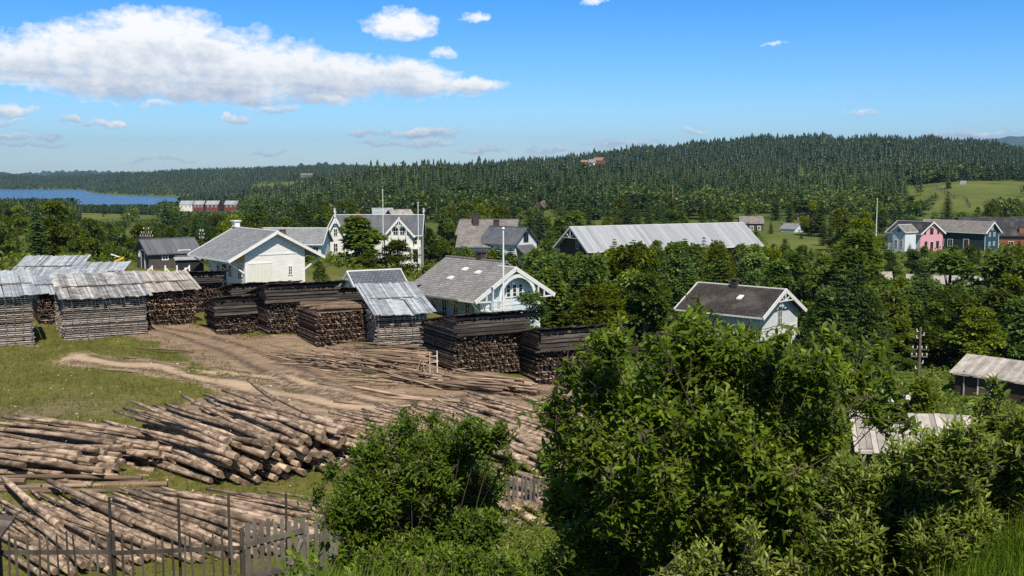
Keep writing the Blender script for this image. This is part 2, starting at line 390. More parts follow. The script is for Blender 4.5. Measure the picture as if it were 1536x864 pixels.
FIELDS = [(95, 190, 560, 720), (205, 240, 600, 700), (775, 815, 240, 300), (1150, 1260, 250, 330), (380, 460, 1500, 2100)]
for a, b, c, d in FIELDS:
    field = np.maximum(field, sst(a-6, a+6, PXg)*(1-sst(b-6, b+6, PXg))*sst(c-10, c+10, GYY)*(1-sst(d-10, d+10, GYY)))
def build_ground():
    n, m = GX.shape; V = np.stack([GX, GYY, GZ], -1).reshape(-1, 3)
    idx = np.arange(n*m).reshape(n, m); Fq = np.stack([idx[:-1, :-1], idx[:-1, 1:], idx[1:, 1:], idx[1:, :-1]], -1).reshape(-1, 4)
    m_, t, b, o = new_mat('yard_ground')
    tc = t.node('ShaderNodeTexCoord'); pos = tc.outputs['Object']; msk = t.node('ShaderNodeSeparateColor'); t.put(msk.inputs[0], t.attr('mask', 'Color'))
    fine = t.noise(pos, 2.4, 6, .7); mid = t.noise(pos, .45, 5, .65); big = t.noise(pos, .08, 4, .6); tiny = t.noise(pos, 9, 4, .7)
    streak = t.noise(t.mapping(pos, (.25, 1.6, 1), (0, 0, R(32))), 1.6, 5, .7)
    grass = t.mix(t.ramp(mid, .3, .68), (.086, .096, .016), (.158, .150, .034)); grass = t.mix(t.math('MULTIPLY', t.ramp(fine, .5, .72), .7), grass, (.19, .165, .07))
    grass = t.mix(t.math('MULTIPLY', t.ramp(tiny, .55, .75), .55), grass, (.045, .05, .016))
    lushc = t.mix(t.ramp(mid, .3, .7), (.045, .085, .014), (.09, .13, .024))
    grass = t.mix(msk.outputs[2], grass, lushc)
    dirtc = t.mix(t.ramp(streak, .34, .66), (.20, .138, .092), (.40, .28, .185)); dirtc = t.mix(t.math('MULTIPLY', t.ramp(fine, .45, .75), .6), dirtc, (.11, .082, .06))
    dirtc = t.mix(t.math('MULTIPLY', t.ramp(tiny, .56, .72), .6), dirtc, (.48, .37, .26))
    dirtc = t.mix(t.math('MULTIPLY', msk.outputs[1], .8), dirtc, (.55, .40, .27))
    dirtc = t.mix(t.math('MULTIPLY', t.attr('rut'), t.ramp(fine, .3, .55)), dirtc, (.10, .072, .052)); dirtc = t.mix(t.math('MULTIPLY', t.ramp(mid, .52, .7), .55), dirtc, (.13, .10, .072))
    dm = t.math('ADD', msk.outputs[0], t.math('MULTIPLY_ADD', mid, 1.7, -.85)); dm = t.math('ADD', dm, t.math('MULTIPLY_ADD', fine, 1.5, -.75))
    col = t.mix(t.ramp(dm, .36, .60), grass, dirtc)
    patch = t.math('ADD', big, t.math('MULTIPLY_ADD', fine, .5, -.25)); col = t.mix(t.math('MULTIPLY', t.ramp(patch, .56, .68), t.math('MULTIPLY_ADD', msk.outputs[2], -.6, .6)), col, (.22, .165, .115))
    fm = t.attr('mask', 'Alpha')
    fieldc = t.mix(t.ramp(t.noise(pos, .02, 5, .7), .35, .65), (.085, .115, .022), (.16, .17, .04))
    col = t.mix(fm, col, fieldc)
    t.put(b.inputs['Base Color'], col); b.inputs['Roughness'].default_value = .95; b.inputs['Specular IOR Level'].default_value = .1
    bn = t.node('ShaderNodeBump'); bn.inputs['Strength'].default_value = .9; bn.inputs['Distance'].default_value = .12
    t.put(bn.inputs['Height'], t.math('ADD', t.math('MULTIPLY', streak, .6), fine)); t.l.new(bn.outputs[0], b.inputs['Normal'])
    me = np_mesh('ground', V, Fq, m_)
    ca = me.color_attributes.new('mask', 'FLOAT_COLOR', 'POINT')
    ca.data.foreach_set('color', np.stack([dirt, pale, lush, field], -1).reshape(-1, 4).astype(np.float32).ravel())
    ra = me.attributes.new('rut', 'FLOAT', 'POINT'); ra.data.foreach_set('value', rut.astype(np.float32).ravel())
    me.polygons.foreach_set('use_smooth', np.ones(len(Fq), bool))
    tag(link('ground', me), kind='structure')
build_ground()
lk = MB(); lk.add([(-3500, 1000, -35), (200, 1000, -35), (200, 5000, -35), (-3500, 5000, -35)], [(0, 1, 2, 3)]); tag(lk.build('lake_water', M['water']), kind='structure')
def far_hill(name, prof, Y, depth, base, col):
    """a long ridge far beyond the forest: profile of (px, py) crest points, with real depth"""
    V = []; Fc = []; px0, px1 = prof[0][0], prof[-1][0]; n = 120; rows = 9
    for i in range(n+1):
        px = px0+(px1-px0)*i/n; py = np.interp(px, [p[0] for p in prof], [p[1] for p in prof])
        c = P(px, py, Y); c.z += 9*math.sin(i*.9)*math.sin(i*.37)
        for j in range(rows):
            t = j/(rows-1)*2-1; V.append((c.x*(1+t*depth/Y), Y+t*depth, base+(c.z-base)*max(0, math.cos(t*math.pi/2))**.8))
    for i in range(n):
        for j in range(rows-1):
            a = i*rows+j; Fc.append((a, a+rows, a+rows+1, a+1))
    m = basic(name+'_cover', col, tuple(x*.7 for x in col), .01, rough=.95, tint=0, bump=0)
    me = np_mesh(name, np.array(V), np.array(Fc), m); tag(link(name, me), kind='structure')
far_hill('distant_hill', [(20, 262), (70, 257), (130, 256), (185, 258), (260, 262)], 7000, 900, -60, (.05, .09, .05))
far_hill('far_shore_hills', [(-700, 262), (-300, 258), (0, 261), (60, 260), (140, 259), (230, 262), (330, 262)], 4000, 700, -40, (.035, .06, .03))
far_hill('mountain', [(1380, 228), (1440, 213), (1490, 207), (1560, 203), (1700, 196), (2100, 215)], 9000, 1500, -40, (.05, .09, .05))
far_hill('wooded_hill', [(330, 262), (400, 255), (440, 249), (490, 245), (515, 247), (560, 256), (640, 262)], 3600, 500, -20, (.035, .06, .03))

# ------------------------------------------------------------------ foliage builders
def unit(a): return a/np.maximum(np.linalg.norm(a, axis=-1, keepdims=True), 1e-6)
LEAF = np.array([(0, 0, 0), (.28, .5, .16), (.28, 0, 0), (.28, -.5, .16), (.66, .40, .06), (.66, 0, -.06), (.66, -.40, .06), (1, 0, -.22)])
LEAFT = np.array([(0, 2, 1), (0, 3, 2), (1, 2, 5), (1, 5, 4), (2, 3, 6), (2, 6, 5), (4, 5, 7), (5, 6, 7)])
def leaves(pos, d, up, size, wr, templ=LEAF, tris=LEAFT):
    d = unit(d); s = unit(np.cross(up, d)); n = np.cross(d, s)
    T = templ[None]*np.ones((len(pos), 1, 1)); wr = np.broadcast_to(np.asarray(wr, float), (len(pos),))
    sz = size[:, None, None]
    V = pos[:, None]+sz*(T[..., 0:1]*d[:, None]+T[..., 1:2]*wr[:, None, None]*s[:, None]+T[..., 2:3]*wr[:, None, None]*1.3*n[:, None])
    k = len(templ); Fc = tris[None]+(np.arange(len(pos))*k)[:, None, None]
    return V.reshape(-1, 3), Fc.reshape(-1, tris.shape[1])
DIA = np.array([(0, 0, 0), (.45, .5, .1), (1, 0, -.12), (.5, -.5, .1)]); DIAT = np.array([(0, 2, 1), (0, 3, 2)])

def shrub(name, label, cat, base, lumps, nshoot, leaf, wr, mat, shoot_len=.3, nleaf=12, droop=.3, seed=1, stems=6, light=.5, twigs=True, group=None, spread=1.0, wpow=2.0):
    """lumps: (centre Vector, radius). one root with trunk (stems, limbs, twigs) and crown (leaves)"""
    rg = np.random.default_rng(seed); root = thing(name, label, cat, base, 0, group); b0 = np.array(base)
    cs = np.array([tuple(c) for c, r in lumps]); rs = np.array([r for c, r in lumps])
    tm = MB(); limb_pts = []
    for c, r in zip(cs, rs):
        j = rg.normal(0, .12, 3)*[1, 1, 0]; a = b0+j; mid = a*.55+c*.45+np.array([rg.normal(0, .1), rg.normal(0, .1), .15*np.linalg.norm(c-a)])
        pts = [(1-t)**2*a+2*t*(1-t)*mid+t*t*(c+[0, 0, r*.4]) for t in np.linspace(0, 1, 9)]
        L = np.linalg.norm(c-a); r0 = .005+.0034*L
        tm.tube([Vector(p-b0) for p in pts], [r0*(1-.75*t) for t in np.linspace(0, 1, 9)], 6, cap=False)
        limb_pts += pts[3:]
    lp = np.array(limb_pts)
    w = rs**wpow; w = w/w.sum(); li = rg.choice(len(rs), nshoot, p=w)
    u = unit(rg.normal(size=(nshoot, 3))); rad = rs[li]*rg.uniform(.15, 1, nshoot)**.42
    tip = cs[li]+u*rad[:, None]*[1, 1, .95]
    out = unit(tip-cs[li]); ax = unit(out*.55+np.array([0, 0, .75])+rg.normal(0, .35, (nshoot, 3)))
    Ls = shoot_len*rg.uniform(.6, 1.3, nshoot)
    if twigs:
        for i in range(nshoot):
            e = tip[i]-ax[i]*Ls[i]
            k = np.argmin(np.linalg.norm(lp-e, axis=1)); a = lp[k]
            m1 = (a+e)/2+[0, 0, -.03]
            tm.tube([Vector(a-b0), Vector(m1-b0), Vector(e-b0), Vector(tip[i]-b0)], [.006, .0045, .0035, .0015], 3, cap=False)
    n = nshoot*nleaf; si = np.repeat(np.arange(nshoot), nleaf); k = np.tile(np.arange(nleaf), nshoot)
    tt = (k+rg.uniform(0, .8, n))/nleaf
    ang = k*2.4+rg.uniform(0, 6.28, nshoot)[si]
    A = ax[si]; ref = unit(np.cross(A, np.array([.3, .2, 1.0]))); ref2 = np.cross(A, ref)
    radial = ref*np.cos(ang)[:, None]+ref2*np.sin(ang)[:, None]
    pos = tip[si]-A*(Ls[si]*(1-tt))[:, None]
    d = unit(radial*(1.0-.55*tt)[:, None]*spread+A*(.35+.6*tt)[:, None]+np.array([0, 0, -1.0])*(droop*rg.uniform(.3, 1.5, n))[:, None])
    up = unit(A*.45+np.array([.12, -.42, .95])+rg.normal(0, .32, (n, 3)))
    size = leaf*rg.uniform(.6, 1.25, n)*(1-.35*tt)
    V, Fc = leaves(pos-b0, d, up, size, wr)
    shoot_t = rg.beta(2, 3, nshoot)
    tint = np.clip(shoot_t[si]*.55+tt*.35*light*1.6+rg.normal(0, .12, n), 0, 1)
    tm.build('trunk', M['twig'], root)
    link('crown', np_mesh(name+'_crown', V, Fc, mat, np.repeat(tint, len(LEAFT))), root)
    return root

def leafy_mesh(seed, pointed=.0, n=5200, leaf=.36, nl=20):
    """unit broadleaf tree, 8 m tall, crown from 1.2 m"""
    rg = np.random.default_rng(seed); Ht = 8.0
    lz = rg.uniform(0, 1, nl); lz[0] = .97; lz[1] = .05; ang = rg.uniform(0, 6.28, nl)
    prof = lambda t: (2.1*np.sin(np.pi*np.clip(t*.86+.14, 0, 1))**.7)*(1-pointed*t**1.2)
    rr = prof(lz)*rg.uniform(.35, .85, nl); c = np.stack([np.cos(ang)*rr, np.sin(ang)*rr, 1.3+lz*5.7], -1)
    r = rg.uniform(.75, 1.3, nl)*(1-.35*lz)*(1-.3*pointed)
    w = r**2/np.sum(r**2); li = rg.choice(nl, n, p=w); u = unit(rg.normal(size=(n, 3))); u[:, 2] = np.abs(u[:, 2])*.9-.35*(rg.random(n) < .45)
    u = unit(u); rad = r[li]*rg.uniform(.2, 1, n)**.4*rg.uniform(.9, 1.18, n)
    pos = c[li]+u*rad[:, None]*[1, 1, .85]
    d = unit(u*.8+rg.normal(0, .55, (n, 3))+np.array([0, 0, -.15])); up = unit(np.array([0, 0, 1.0])+u*.4+np.array([.1, -.3, .3])+rg.normal(0, .35, (n, 3)))
    V, Fc = leaves(pos, d, up, leaf*rg.uniform(.55, 1.25, n), rg.uniform(.45, .8, n), DIA, DIAT)
    lt = rg.beta(2, 2, nl)
    tint = np.clip(.2+.45*lt[li]+rg.normal(0, .16, n), 0, 1)
    crown = np_mesh('leafy_crown', V, Fc, M['leaftree'], np.repeat(tint, 2))
    tb = MB(); tb.tube([(0, 0, -.6), (.05, 0, 1.2), (.0, .08, 3.5), (0, 0, 6.6)], [.17, .13, .08, .02], 7, cap=False)
    for i in range(nl):
        a = Vector((0, 0, max(.8, c[i][2]*.62))); tb.tube([a, (a+Vector(c[i]))/2+Vector((0, 0, -.1)), Vector(c[i])], [.05, .035, .012], 4, cap=False)
    o = tb.build('trunk', M['bark']); me = o.data; bpy.data.objects.remove(o)
    return crown, me
def spruce_mesh(seed, width=.2, whorls=26, Ht=10.0):
    rg = np.random.default_rng(seed); pos = []; d = []; sz = []; tn = []; tb = MB()
    tb.tube([(0, 0, -.6), (0, 0, Ht*.5), (0, 0, Ht*.99)], [.16, .09, .01], 7, cap=False)
    for w in range(whorls):
        t = (w+rg.uniform(0, .6))/whorls; z = .5+t*(Ht-.7); Rb = width*Ht*(1-t)**.85*rg.uniform(.75, 1.12)+.12
        nb = int(8-3*t); a0 = rg.uniform(0, 6.28)
        for b in range(nb):
            a = a0+6.283*b/nb+rg.normal(0, .22); L = Rb*rg.uniform(.65, 1.15); dirv = np.array([math.cos(a), math.sin(a), 0]); bt = rg.beta(2, 2)
            ns = max(3, int(L/.16))
            for s_ in range(ns):
                f = (s_+rg.uniform(.1, 1))/ns; sag = -.28*L*f+.18*L*f*f + .12*t*L
                p = dirv*L*f+np.array([0, 0, z+sag])
                for sd in (-1, 1, 0):
                    side = np.array([-dirv[1], dirv[0], 0])*sd
                    pos.append(p); d.append(dirv*.7+side*rg.uniform(.6, 1.1)+np.array([0, 0, rg.uniform(-.5, .12)])); sz.append((.22+.34*(1-f*.6))*rg.uniform(.7, 1.2)*min(1, .5+L*.5)); tn.append(np.clip(.15+.45*bt+.35*f*rg.uniform(.3, 1)+rg.normal(0, .08), 0, 1))
            tb.tube([Vector((0, 0, z)), Vector(dirv*L*.95)+Vector((0, 0, z-.1*L))], [.025, .006], 3, cap=False)
    pos = np.array(pos); d = np.array(d); n = len(pos); up = unit(np.array([0, 0, 1.0])+rg.normal(0, .3, (n, 3)))
    V, Fc = leaves(pos, d, up, np.array(sz), rg.uniform(.4, .62, n), DIA, DIAT)
    crown = np_mesh('spruce_crown', V, Fc, M['needle'], np.repeat(np.array(tn), 2))
    o = tb.build('trunk', M['bark']); me = o.data; bpy.data.objects.remove(o)
    return crown, me
LEAFY = [leafy_mesh(11+i, p, nl=k) for i, (p, k) in enumerate([(0, 22), (.25, 20), (.6, 18), (.75, 22), (.1, 26)])]
SPRUCE = [spruce_mesh(31+i, w) for i, w in enumerate([.17, .21, .26, .30])]
NTREE = {}
def tree(kind, base, height, label, group=None, var=None, wide=1.0):
    cr, tr = (random.choice(LEAFY) if var is None else LEAFY[var]) if kind == 'leafy' else (random.choice(SPRUCE) if var is None else SPRUCE[var])
    if kind == 'leafy': base = Vector(base)-Vector((0, 0, .10*height)); height *= 1.10
    s = height/(8.0 if kind == 'leafy' else 10.0)
    nm = ('bush' if height < 4.2 and 'tree' not in label.split(' in ')[0].split(' near ')[0].split(' behind ')[0].split(' below ')[0] else 'leafy_tree') if kind == 'leafy' else 'spruce_tree'
    root = thing(nm, label, 'bush' if nm == 'bush' else 'tree', base, random.uniform(0, 6.28), group); root.scale = (s*wide, s*wide, s)
    link('crown', cr, root); link('trunk', tr, root); NTREE[nm] = NTREE.get(nm, 0)+1
    return root
# ------------------------------------------------------------------ buildings
class House:
    def __init__(s, name, label, cat, F, phi, L, w, rise, wallmat, roofmat, ohs=.5, ohf=.4, gz=None, root=None, frontmat=None, trim=True, group=None, bargemat=None, fascmat=None, ridge=True, wallbottom=-.8, barge=.24, back=True):
        phi = R(phi); gz = h(F.x, F.y) if gz is None else gz
        s.own = root is None
        s.root = thing(name, label, cat, (F.x, F.y, gz), phi, group) if root is None else root
        W = Matrix.Translation(Vector((F.x, F.y, gz))) @ Matrix.Rotation(phi, 4, 'Z')
        s.M = s.root.matrix_world.inverted() @ W if root else Matrix.Identity(4)
        s.L, s.w, s.zr, s.ze, s.ohs, s.ohf = L, w, F.z-gz, F.z-gz-rise, ohs, ohf; sl = rise/w; s.sl = sl; s.wx = w-ohs
        zw = s.zr-sl*s.wx-.13; zt = s.zr-.13; y0, y1 = ohf, L-ohf; s.zw = zw; x = s.wx
        m = s.mb(); zb = wallbottom
        m.add([(-x, y0, zb), (x, y0, zb), (x, y0, zw), (0, y0, zt), (-x, y0, zw)], [(0, 1, 2, 3, 4)], 1 if frontmat else 0)
        m.add([(-x, y1, zb), (x, y1, zb), (x, y1, zw), (0, y1, zt), (-x, y1, zw)], [(4, 3, 2, 1, 0)])
        m.add([(-x, y1, zb), (-x, y0, zb), (-x, y0, zw), (-x, y1, zw)], [(0, 1, 2, 3)])
        m.add([(x, y0, zb), (x, y1, zb), (x, y1, zw), (x, y0, zw)], [(0, 1, 2, 3)])
        m.build('wall', [wallmat, frontmat] if frontmat else wallmat, s.root)
        m = s.mb(); sag = lambda t: 0
        for sg in (-1, 1):
            q = [(0, 0, s.zr), (0, L, s.zr), (sg*w, L, s.ze), (sg*w, 0, s.ze)]
            if sg > 0: q = q[::-1]
            m.slab(q, (0, 0, -.11))
        s.roof = m.build('roof', roofmat, s.root)
        tm = bargemat or M['whitewood']
        if ridge:
            s.mb().beam((0, -.02, s.zr+.015), (0, L+.02, s.zr+.015), .22, .09).build('ridge_cap', roofmat if not trim else tm, s.root)
        if trim:
            for yy in ((-.035, L+.035) if back else (-.035,)):
                for sg in (-1, 1):
                    s.mb().beam((0, yy, s.zr-.09), (sg*(w+.03), yy, s.ze-.09), .06, barge).build('bargeboard', tm, s.root)
            for sg in (-1, 1): s.mb().beam((sg*(w+.02), .02, s.ze-.07), (sg*(w+.02), L-.02, s.ze-.07), .05, .14).build('fascia', fascmat or tm, s.root)
    def mb(s): return MB(s.M)
    def pt(s, side, a, z, out=0):
        if side == 'front': return Vector((a, s.ohf-out, z))
        if side == 'left': return Vector((-s.wx-out, a, z))
        return Vector((s.wx+out, a, z))
    def bx(s, m, side, a, z, w, hh, o0, o1, tint=None):
        """box on a wall: centred (a,z), from out o0 to o1"""
        p = s.pt(side, a, z, (o0+o1)/2); d = (w, o1-o0, hh) if side == 'front' else (o1-o0, w, hh)
        m.box(p, d, tint=tint)
    def window(s, side, a, z, w, hh, nx=2, ny=2, fmat=None, label=None, fw=.07):
        m = s.mb(); fm = fmat or M['whitewood']
        for sg in (-1, 1): s.bx(m, side, a+sg*(w/2), z, fw*1.3, hh+fw*1.3, .005, .06)
        for sg in (-1, 1): s.bx(m, side, a, z+sg*(hh/2), w-fw*1.3, fw*1.3, .005, .055)
        for i in range(1, nx): s.bx(m, side, a-w/2+w*i/nx, z, fw*.7, hh-fw*1.3, .012, .045)
        for j in range(1, ny): s.bx(m, side, a, z-hh/2+hh*j/ny, w-fw*1.3, fw*.5, .012, .04)
        f = m.build('window', fm, s.root, label=label)
        p = s.mb(); s.bx(p, side, a, z, w-fw*.5, hh-fw*.5, .004, .02); p.build('pane', M['pane'], f)
        return f
    def door(s, side, a, z0, w, hh, mat, leafs=1, knob=True):
        m = s.mb(); s.bx(m, side, a, z0+hh/2, w, hh, .004, .035)
        d = m.build('door', mat, s.root); f = s.mb()
        for sg in (-1, 1): s.bx(f, side, a+sg*(w/2+.05), z0+hh/2+.05, .1, hh+.1, .003, .06)
        s.bx(f, side, a, z0+hh+.05, w, .1, .003, .055)
        if leafs == 2: s.bx(f, side, a, z0+hh/2, .05, hh-.04, .036, .05)
        f.build('door_frame', M['whitewood'], d)
        return d
    def trimline(s, side, z, a0, a1, name='trim_board', mat=None, t=.12):
        m = s.mb(); s.bx(m, side, (a0+a1)/2, z, a1-a0, t, .004, .04); return m.build(name, mat or M['whitewood'], s.root)
    def corner(s, mat=None):
        for sg in (-1, 1):
            s.mb().box((sg*(s.wx-.05), s.ohf-.015, (s.zw-.8)/2), (.14, .05, s.zw+.8)).build('corner_board', mat or M['whitewood'], s.root)
    def bracket(s, sg, y, drop=1.0, mat=None):
        zz = s.zr-s.sl*(s.w-.12)-.16
        s.mb().beam((sg*(s.wx+.02), y, zz-drop), (sg*(s.w-.12), y, zz), .09, .11).build('eave_bracket', mat or M['whitewood'], s.root)
    def apex_truss(s, mat=None, drop=.8, y=-.0):
        mm = mat or M['whitewood']; m = s.mb(); xx = drop/s.sl
        m.beam((-xx, y, s.zr-drop-.05), (xx, y, s.zr-drop-.05), .08, .10)
        m.beam((0, y+.002, s.zr-.25), (0, y+.002, s.zr-drop-.0), .075, .09)
        for sg in (-1, 1): m.beam((sg*xx*.1, y+.004, s.zr-drop), (sg*xx*.52, y+.004, s.zr-drop*.55), .07, .07)
        return m.build('gable_truss', mm, s.root)
    def chimney(s, x, y, w=.6, top=.9, mat=None, d=None):
        z = s.zr-abs(x)*s.sl; m = s.mb().box((x, y, z+top/2-.3), (w, d or w, top+.6)); c = m.build('chimney', mat or M['brick'], s.root)
        s.mb().box((x, y, z+top+.035), (w+.14, (d or w)+.14, .11)).build('chimney_cap', M['darkbrick'], c)
    def roofpt(s, sg, x, y, up=0): return Vector((sg*x, y, s.zr-x*s.sl+up))
    def skylight(s, sg, x, y, w=.9, ln=.55):
        a = [s.roofpt(sg, x-ln/2, y-w/2, .06), s.roofpt(sg, x-ln/2, y+w/2, .06), s.roofpt(sg, x+ln/2, y+w/2, .14), s.roofpt(sg, x+ln/2, y-w/2, .14)]
        if sg > 0: a = a[::-1]
        k = s.mb().slab(a, (0, 0, -.10)).build('roof_hatch', M['whitewood'], s.root)

# white warehouse
B = House('warehouse', 'white boarded warehouse with wide eaves, blank gable with double doors and grey slate roof', 'warehouse', P(416, 347, 92), 37, 9.0, 4.35, 2.28, M['white'], M['slategrey'], 1.65, .55)
d = B.door('front', -1.35, 0, 2.15, 2.25, M['offwhite'], 2); B.window('front', 1.35, 1.55, .36, .75, 2, 3); B.trimline('front', 3.0, -2.65, 2.65, t=.1)
for sg in (-1, 1):
    for y in (.75, 4.5, 8.2): B.bracket(sg, y, 1.05)
for a in (1.6, 3.6, 6.2): B.window('left', a, 1.5, .8, 1.1, 2, 2)
B.door('left', 4.9, 0, 1.0, 2.0, M['dark']); B.corner()
v = B.mb(); v.box((0, 8.6, B.zr+.28), (.5, .6, .5)); v.box((0, 8.6, B.zr+.58), (.7, .8, .1)); v.build('roof_vent', M['whitewood'], B.root)

# pale blue station house
_f = P(774, 402, 80); _c, _s = math.cos(R(41)), math.sin(R(41))
S0 = House('station_house', 'pale blue wooden station house with weathered slate roof, arched gable trim and small balcony', 'house', _f+Vector((-_s*1.7+_c*.6, _c*1.7+_s*.6, .32)), 41, 7.4, 4.45, 2.54, M['paleblue'], M['slatewarm'], 1.5, .5, trim=False)
S = House('', '', '', _f+Vector((0, 0, .03)), 41, 1.95, 3.85, 2.2, M['paleblue'], M['slatewarm'], .95, .6, gz=S0.root.location.z, root=S0.root, barge=.3, back=False)
S.corner()
for i, a in enumerate((-.95, 0, .95)): S.window('front', a*.62+.35, S.zr-1.75, .42, .95, 1, 3)
S.trimline('front', S.zr-2.75, -2.9, 2.9); S.trimline('front', S.zr-4.3, -2.9, 2.9, t=.1)
for a in (-1.4, -.5, .4, 1.3): S.window('front', a, S.zr-3.9+.0, .45, 1.1, 1, 3)
arc = S.mb(); N = 12; ro, ri = 1.85, 1.6
for i in range(N):
    t0, t1 = math.pi*i/N, math.pi*(i+1)/N
    p = lambda t, r: Vector((.2+r*math.cos(t), -.02, S.zr-2.35+r*math.sin(t)*1.0))
    q = [p(t0, ri), p(t0, ro), p(t1, ro), p(t1, ri)]; arc.slab(q, (0, .07, 0))
arc.build('arched_trim', M['whitewood'], S.root)
for sg in (-1, 1):
    b = S.mb(); b.beam((sg*1.75, -.01, S.zr-2.35), (sg*3.6, -.01, S.zr-2.3), .08, .1); b.beam((sg*2.2, -.008, S.zr-2.3), (sg*2.2, -.008, S.zr-1.3), .08, .09); b.beam((sg*2.8, -.008, S.zr-2.3), (sg*2.8, -.008, S.zr-1.65), .08, .09)
    b.build('gable_trim', M['whitewood'], S.root)
    S.bracket(sg, .65, .9)
    for y in (1.5, 4, 6.8): S0.bracket(sg, y, .9)
bal = S.mb(); zb = S.zr-3.05
bal.box((-1.7, .1, zb), (1.9, 1.1, .1)); bal.beam((-2.65, -.43, zb+.75), (-.75, -.43, zb+.75), .06, .07); bal.beam((-2.65, -.43, zb+.18), (-.75, -.43, zb+.18), .05, .05)
for i in range(14): bal.box((-2.6+i*.14, -.43, zb+.46), (.055, .03, .55))
bal.build('balcony', M['whitewood'], S.root)
for a in (1.0, 2.4, 3.8, 5.2, 6.6): S0.window('left', a, S0.ze-1.05, .62, 1.35, 2, 3)
S0.skylight(-1, 1.3, 3.4, .5, .4); S0.skylight(-1, 1.5, 1.6, .5, .4); S0.skylight(-1, 2.4, 3.8, .5, .4); S0.chimney(.15, 3.2, .55, .6, M['darkbrick'])

# pale blue house with dark roof among the trees
D = House('house', 'pale blue house with dark tiled roof, half hidden by the leafy tree', 'house', P(1179, 434, 95), 47, 9.0, 3.75, 2.15, M['whiteblue'], M['slatedark'], .55, .6, barge=.34, fascmat=M['whiteblue'])
D.corner(); D.apex_truss(None, .95); D.window('front', .05, D.zr-2.55, .85, 1.25, 3, 2); D.window('front', .05, D.zr-1.68, .6, .3, 2, 1)
D.trimline('front', D.zr-3.4, -3.2, 3.2); D.trimline('front', D.zr-4.55, -3.2, 3.2, t=.08)
for a in (-1.5, 1.5): D.window('front', a, D.zr-5.6, .9, 1.3, 3, 2)
for a in (1.6, 3.6, 5.6, 7.4): D.window('left', a, D.ze-1.5, .9, 1.3, 2, 2)
D.skylight(-1, 1.55, 3.6, .45, .6); D.chimney(-.2, 5.0, .5, .65, M['darkbrick'])

# big villa
V = House('villa', 'large cream wooden villa with blue-grey roof, open timbered front gable and glazed veranda', 'villa', P(636, 322, 186), 90, 15.2, 3.6, 3.3, M['offwhite'], M['slateblue'], .45, .35)
gzv = V.root.location.z
W1 = House('', '', '', P(598, 328, 180.8), 4, 6.5, 2.6, 3.0, M['offwhite'], M['slateblue'], .3, .55, gz=gzv, root=V.root, barge=.32)
for a, z, w_, h_ in ((-.55, -2.15, .8, 1.2), (.55, -2.15, .8, 1.2), (-.9, -4.0, .7, 1.2), (0, -4.0, .7, 1.2), (.9, -4.0, .7, 1.2)): W1.window('front', a, W1.zr+z, w_, h_, 2, 2)
W1.apex_truss(None, 1.15); W1.trimline('front', W1.zr-3.1, -2.3, 2.3, t=.2); W1.trimline('front', W1.zr-1.35, -1.2, 1.2)
for a in (-1.2, 0, 1.2): W1.mb().box((a, .1, W1.zr-2.3), (.13, .13, 1.7)).build('gable_post', M['whitewood'], V.root)
W2 = House('', '', '', P(503, 326, 180), 12, 6, 1.6, 3.2, M['offwhite'], M['slateblue'], .35, .5, gz=gzv, root=V.root, barge=.3)
W2.apex_truss(None, .9); W2.window('front', 0, W2.zr-2.5, .6, 1.2); W2.window('front', 0, W2.zr-5, .7, 1.4)
for a in (1.4, 3.3, 5.2): V.window('left', a, V.ze-.95, 1.0, 1.2, 2, 2); V.window('left', a, V.ze-3.6, 1.2, 1.9, 3, 3)
for a in (9.3, 10.8): V.window('left', a, V.ze-.95, .9, 1.2); V.window('left', a, V.ze-3.4, .9, 1.5)
ver = V.mb(); ver.box((-4.0, 3.4, V.ze-2.05), (1.9, 6.0, .3)); ver.box((-4.1, 3.4, .1), (2.0, 6.2, .25))
for i in range(6): ver.box((-4.85, .5+i*1.16, V.ze/2-1.0), (.18, .18, V.ze-2.3))
ver.beam((-4.85, .5, 1.0), (-4.85, 6.3, 1.0), .08, .1)
for i in range(20): ver.box((-4.85, .65+i*.29, .6), (.05, .05, .75))
ver.build('veranda', M['whitewood'], V.root)
for (a, zt) in ((0.05, 0), (15.1, 0)):
    f = V.mb(); f.tube([(0, a, V.zr), (0, a, V.zr+1.2)], [.09, .03], 6); f.box((0, a, V.zr+.55), (.3, .3, .2)); f.box((0, a, V.zr+.95), (.08, .5, .08)); f.build('finial', M['whitewood'], V.root)
f = W2.mb(); f.tube([(0, 0, W2.zr), (0, 0, W2.zr+1.3)], [.09, .03], 6); f.box((0, 0, W2.zr+.85), (.5, .08, .08)); f.build('finial', M['whitewood'], V.root)
V.chimney(.3, 11.2, .7, .8)

# annex left of the villa
A = House('annex', 'low grey annex with long slate roof between warehouse and villa', 'building', P(492, 342, 165), 88, 11.5, 3.9, 2.2, M['whiteblue'], M['slategrey'], .5, .4)
for a in (1.2, 3.0, 5.2, 7.4): A.window('left', a, A.ze-1.0, .9, 1.2, 2, 2)
A.chimney(-2.0, 6.4, .75, .9)

# small slate-roofed house
Q = House('cottage', 'small cottage with white verges and patterned slate roof below the villa garden', 'cottage', P(521, 407, 85), -62, 4.4, 2.05, 1.4, M['paleblue'], M['slateblue'], .3, .3)
Q.apex_truss(None, .6); Q.window('front', 0, Q.zr-1.3, .5, .6)

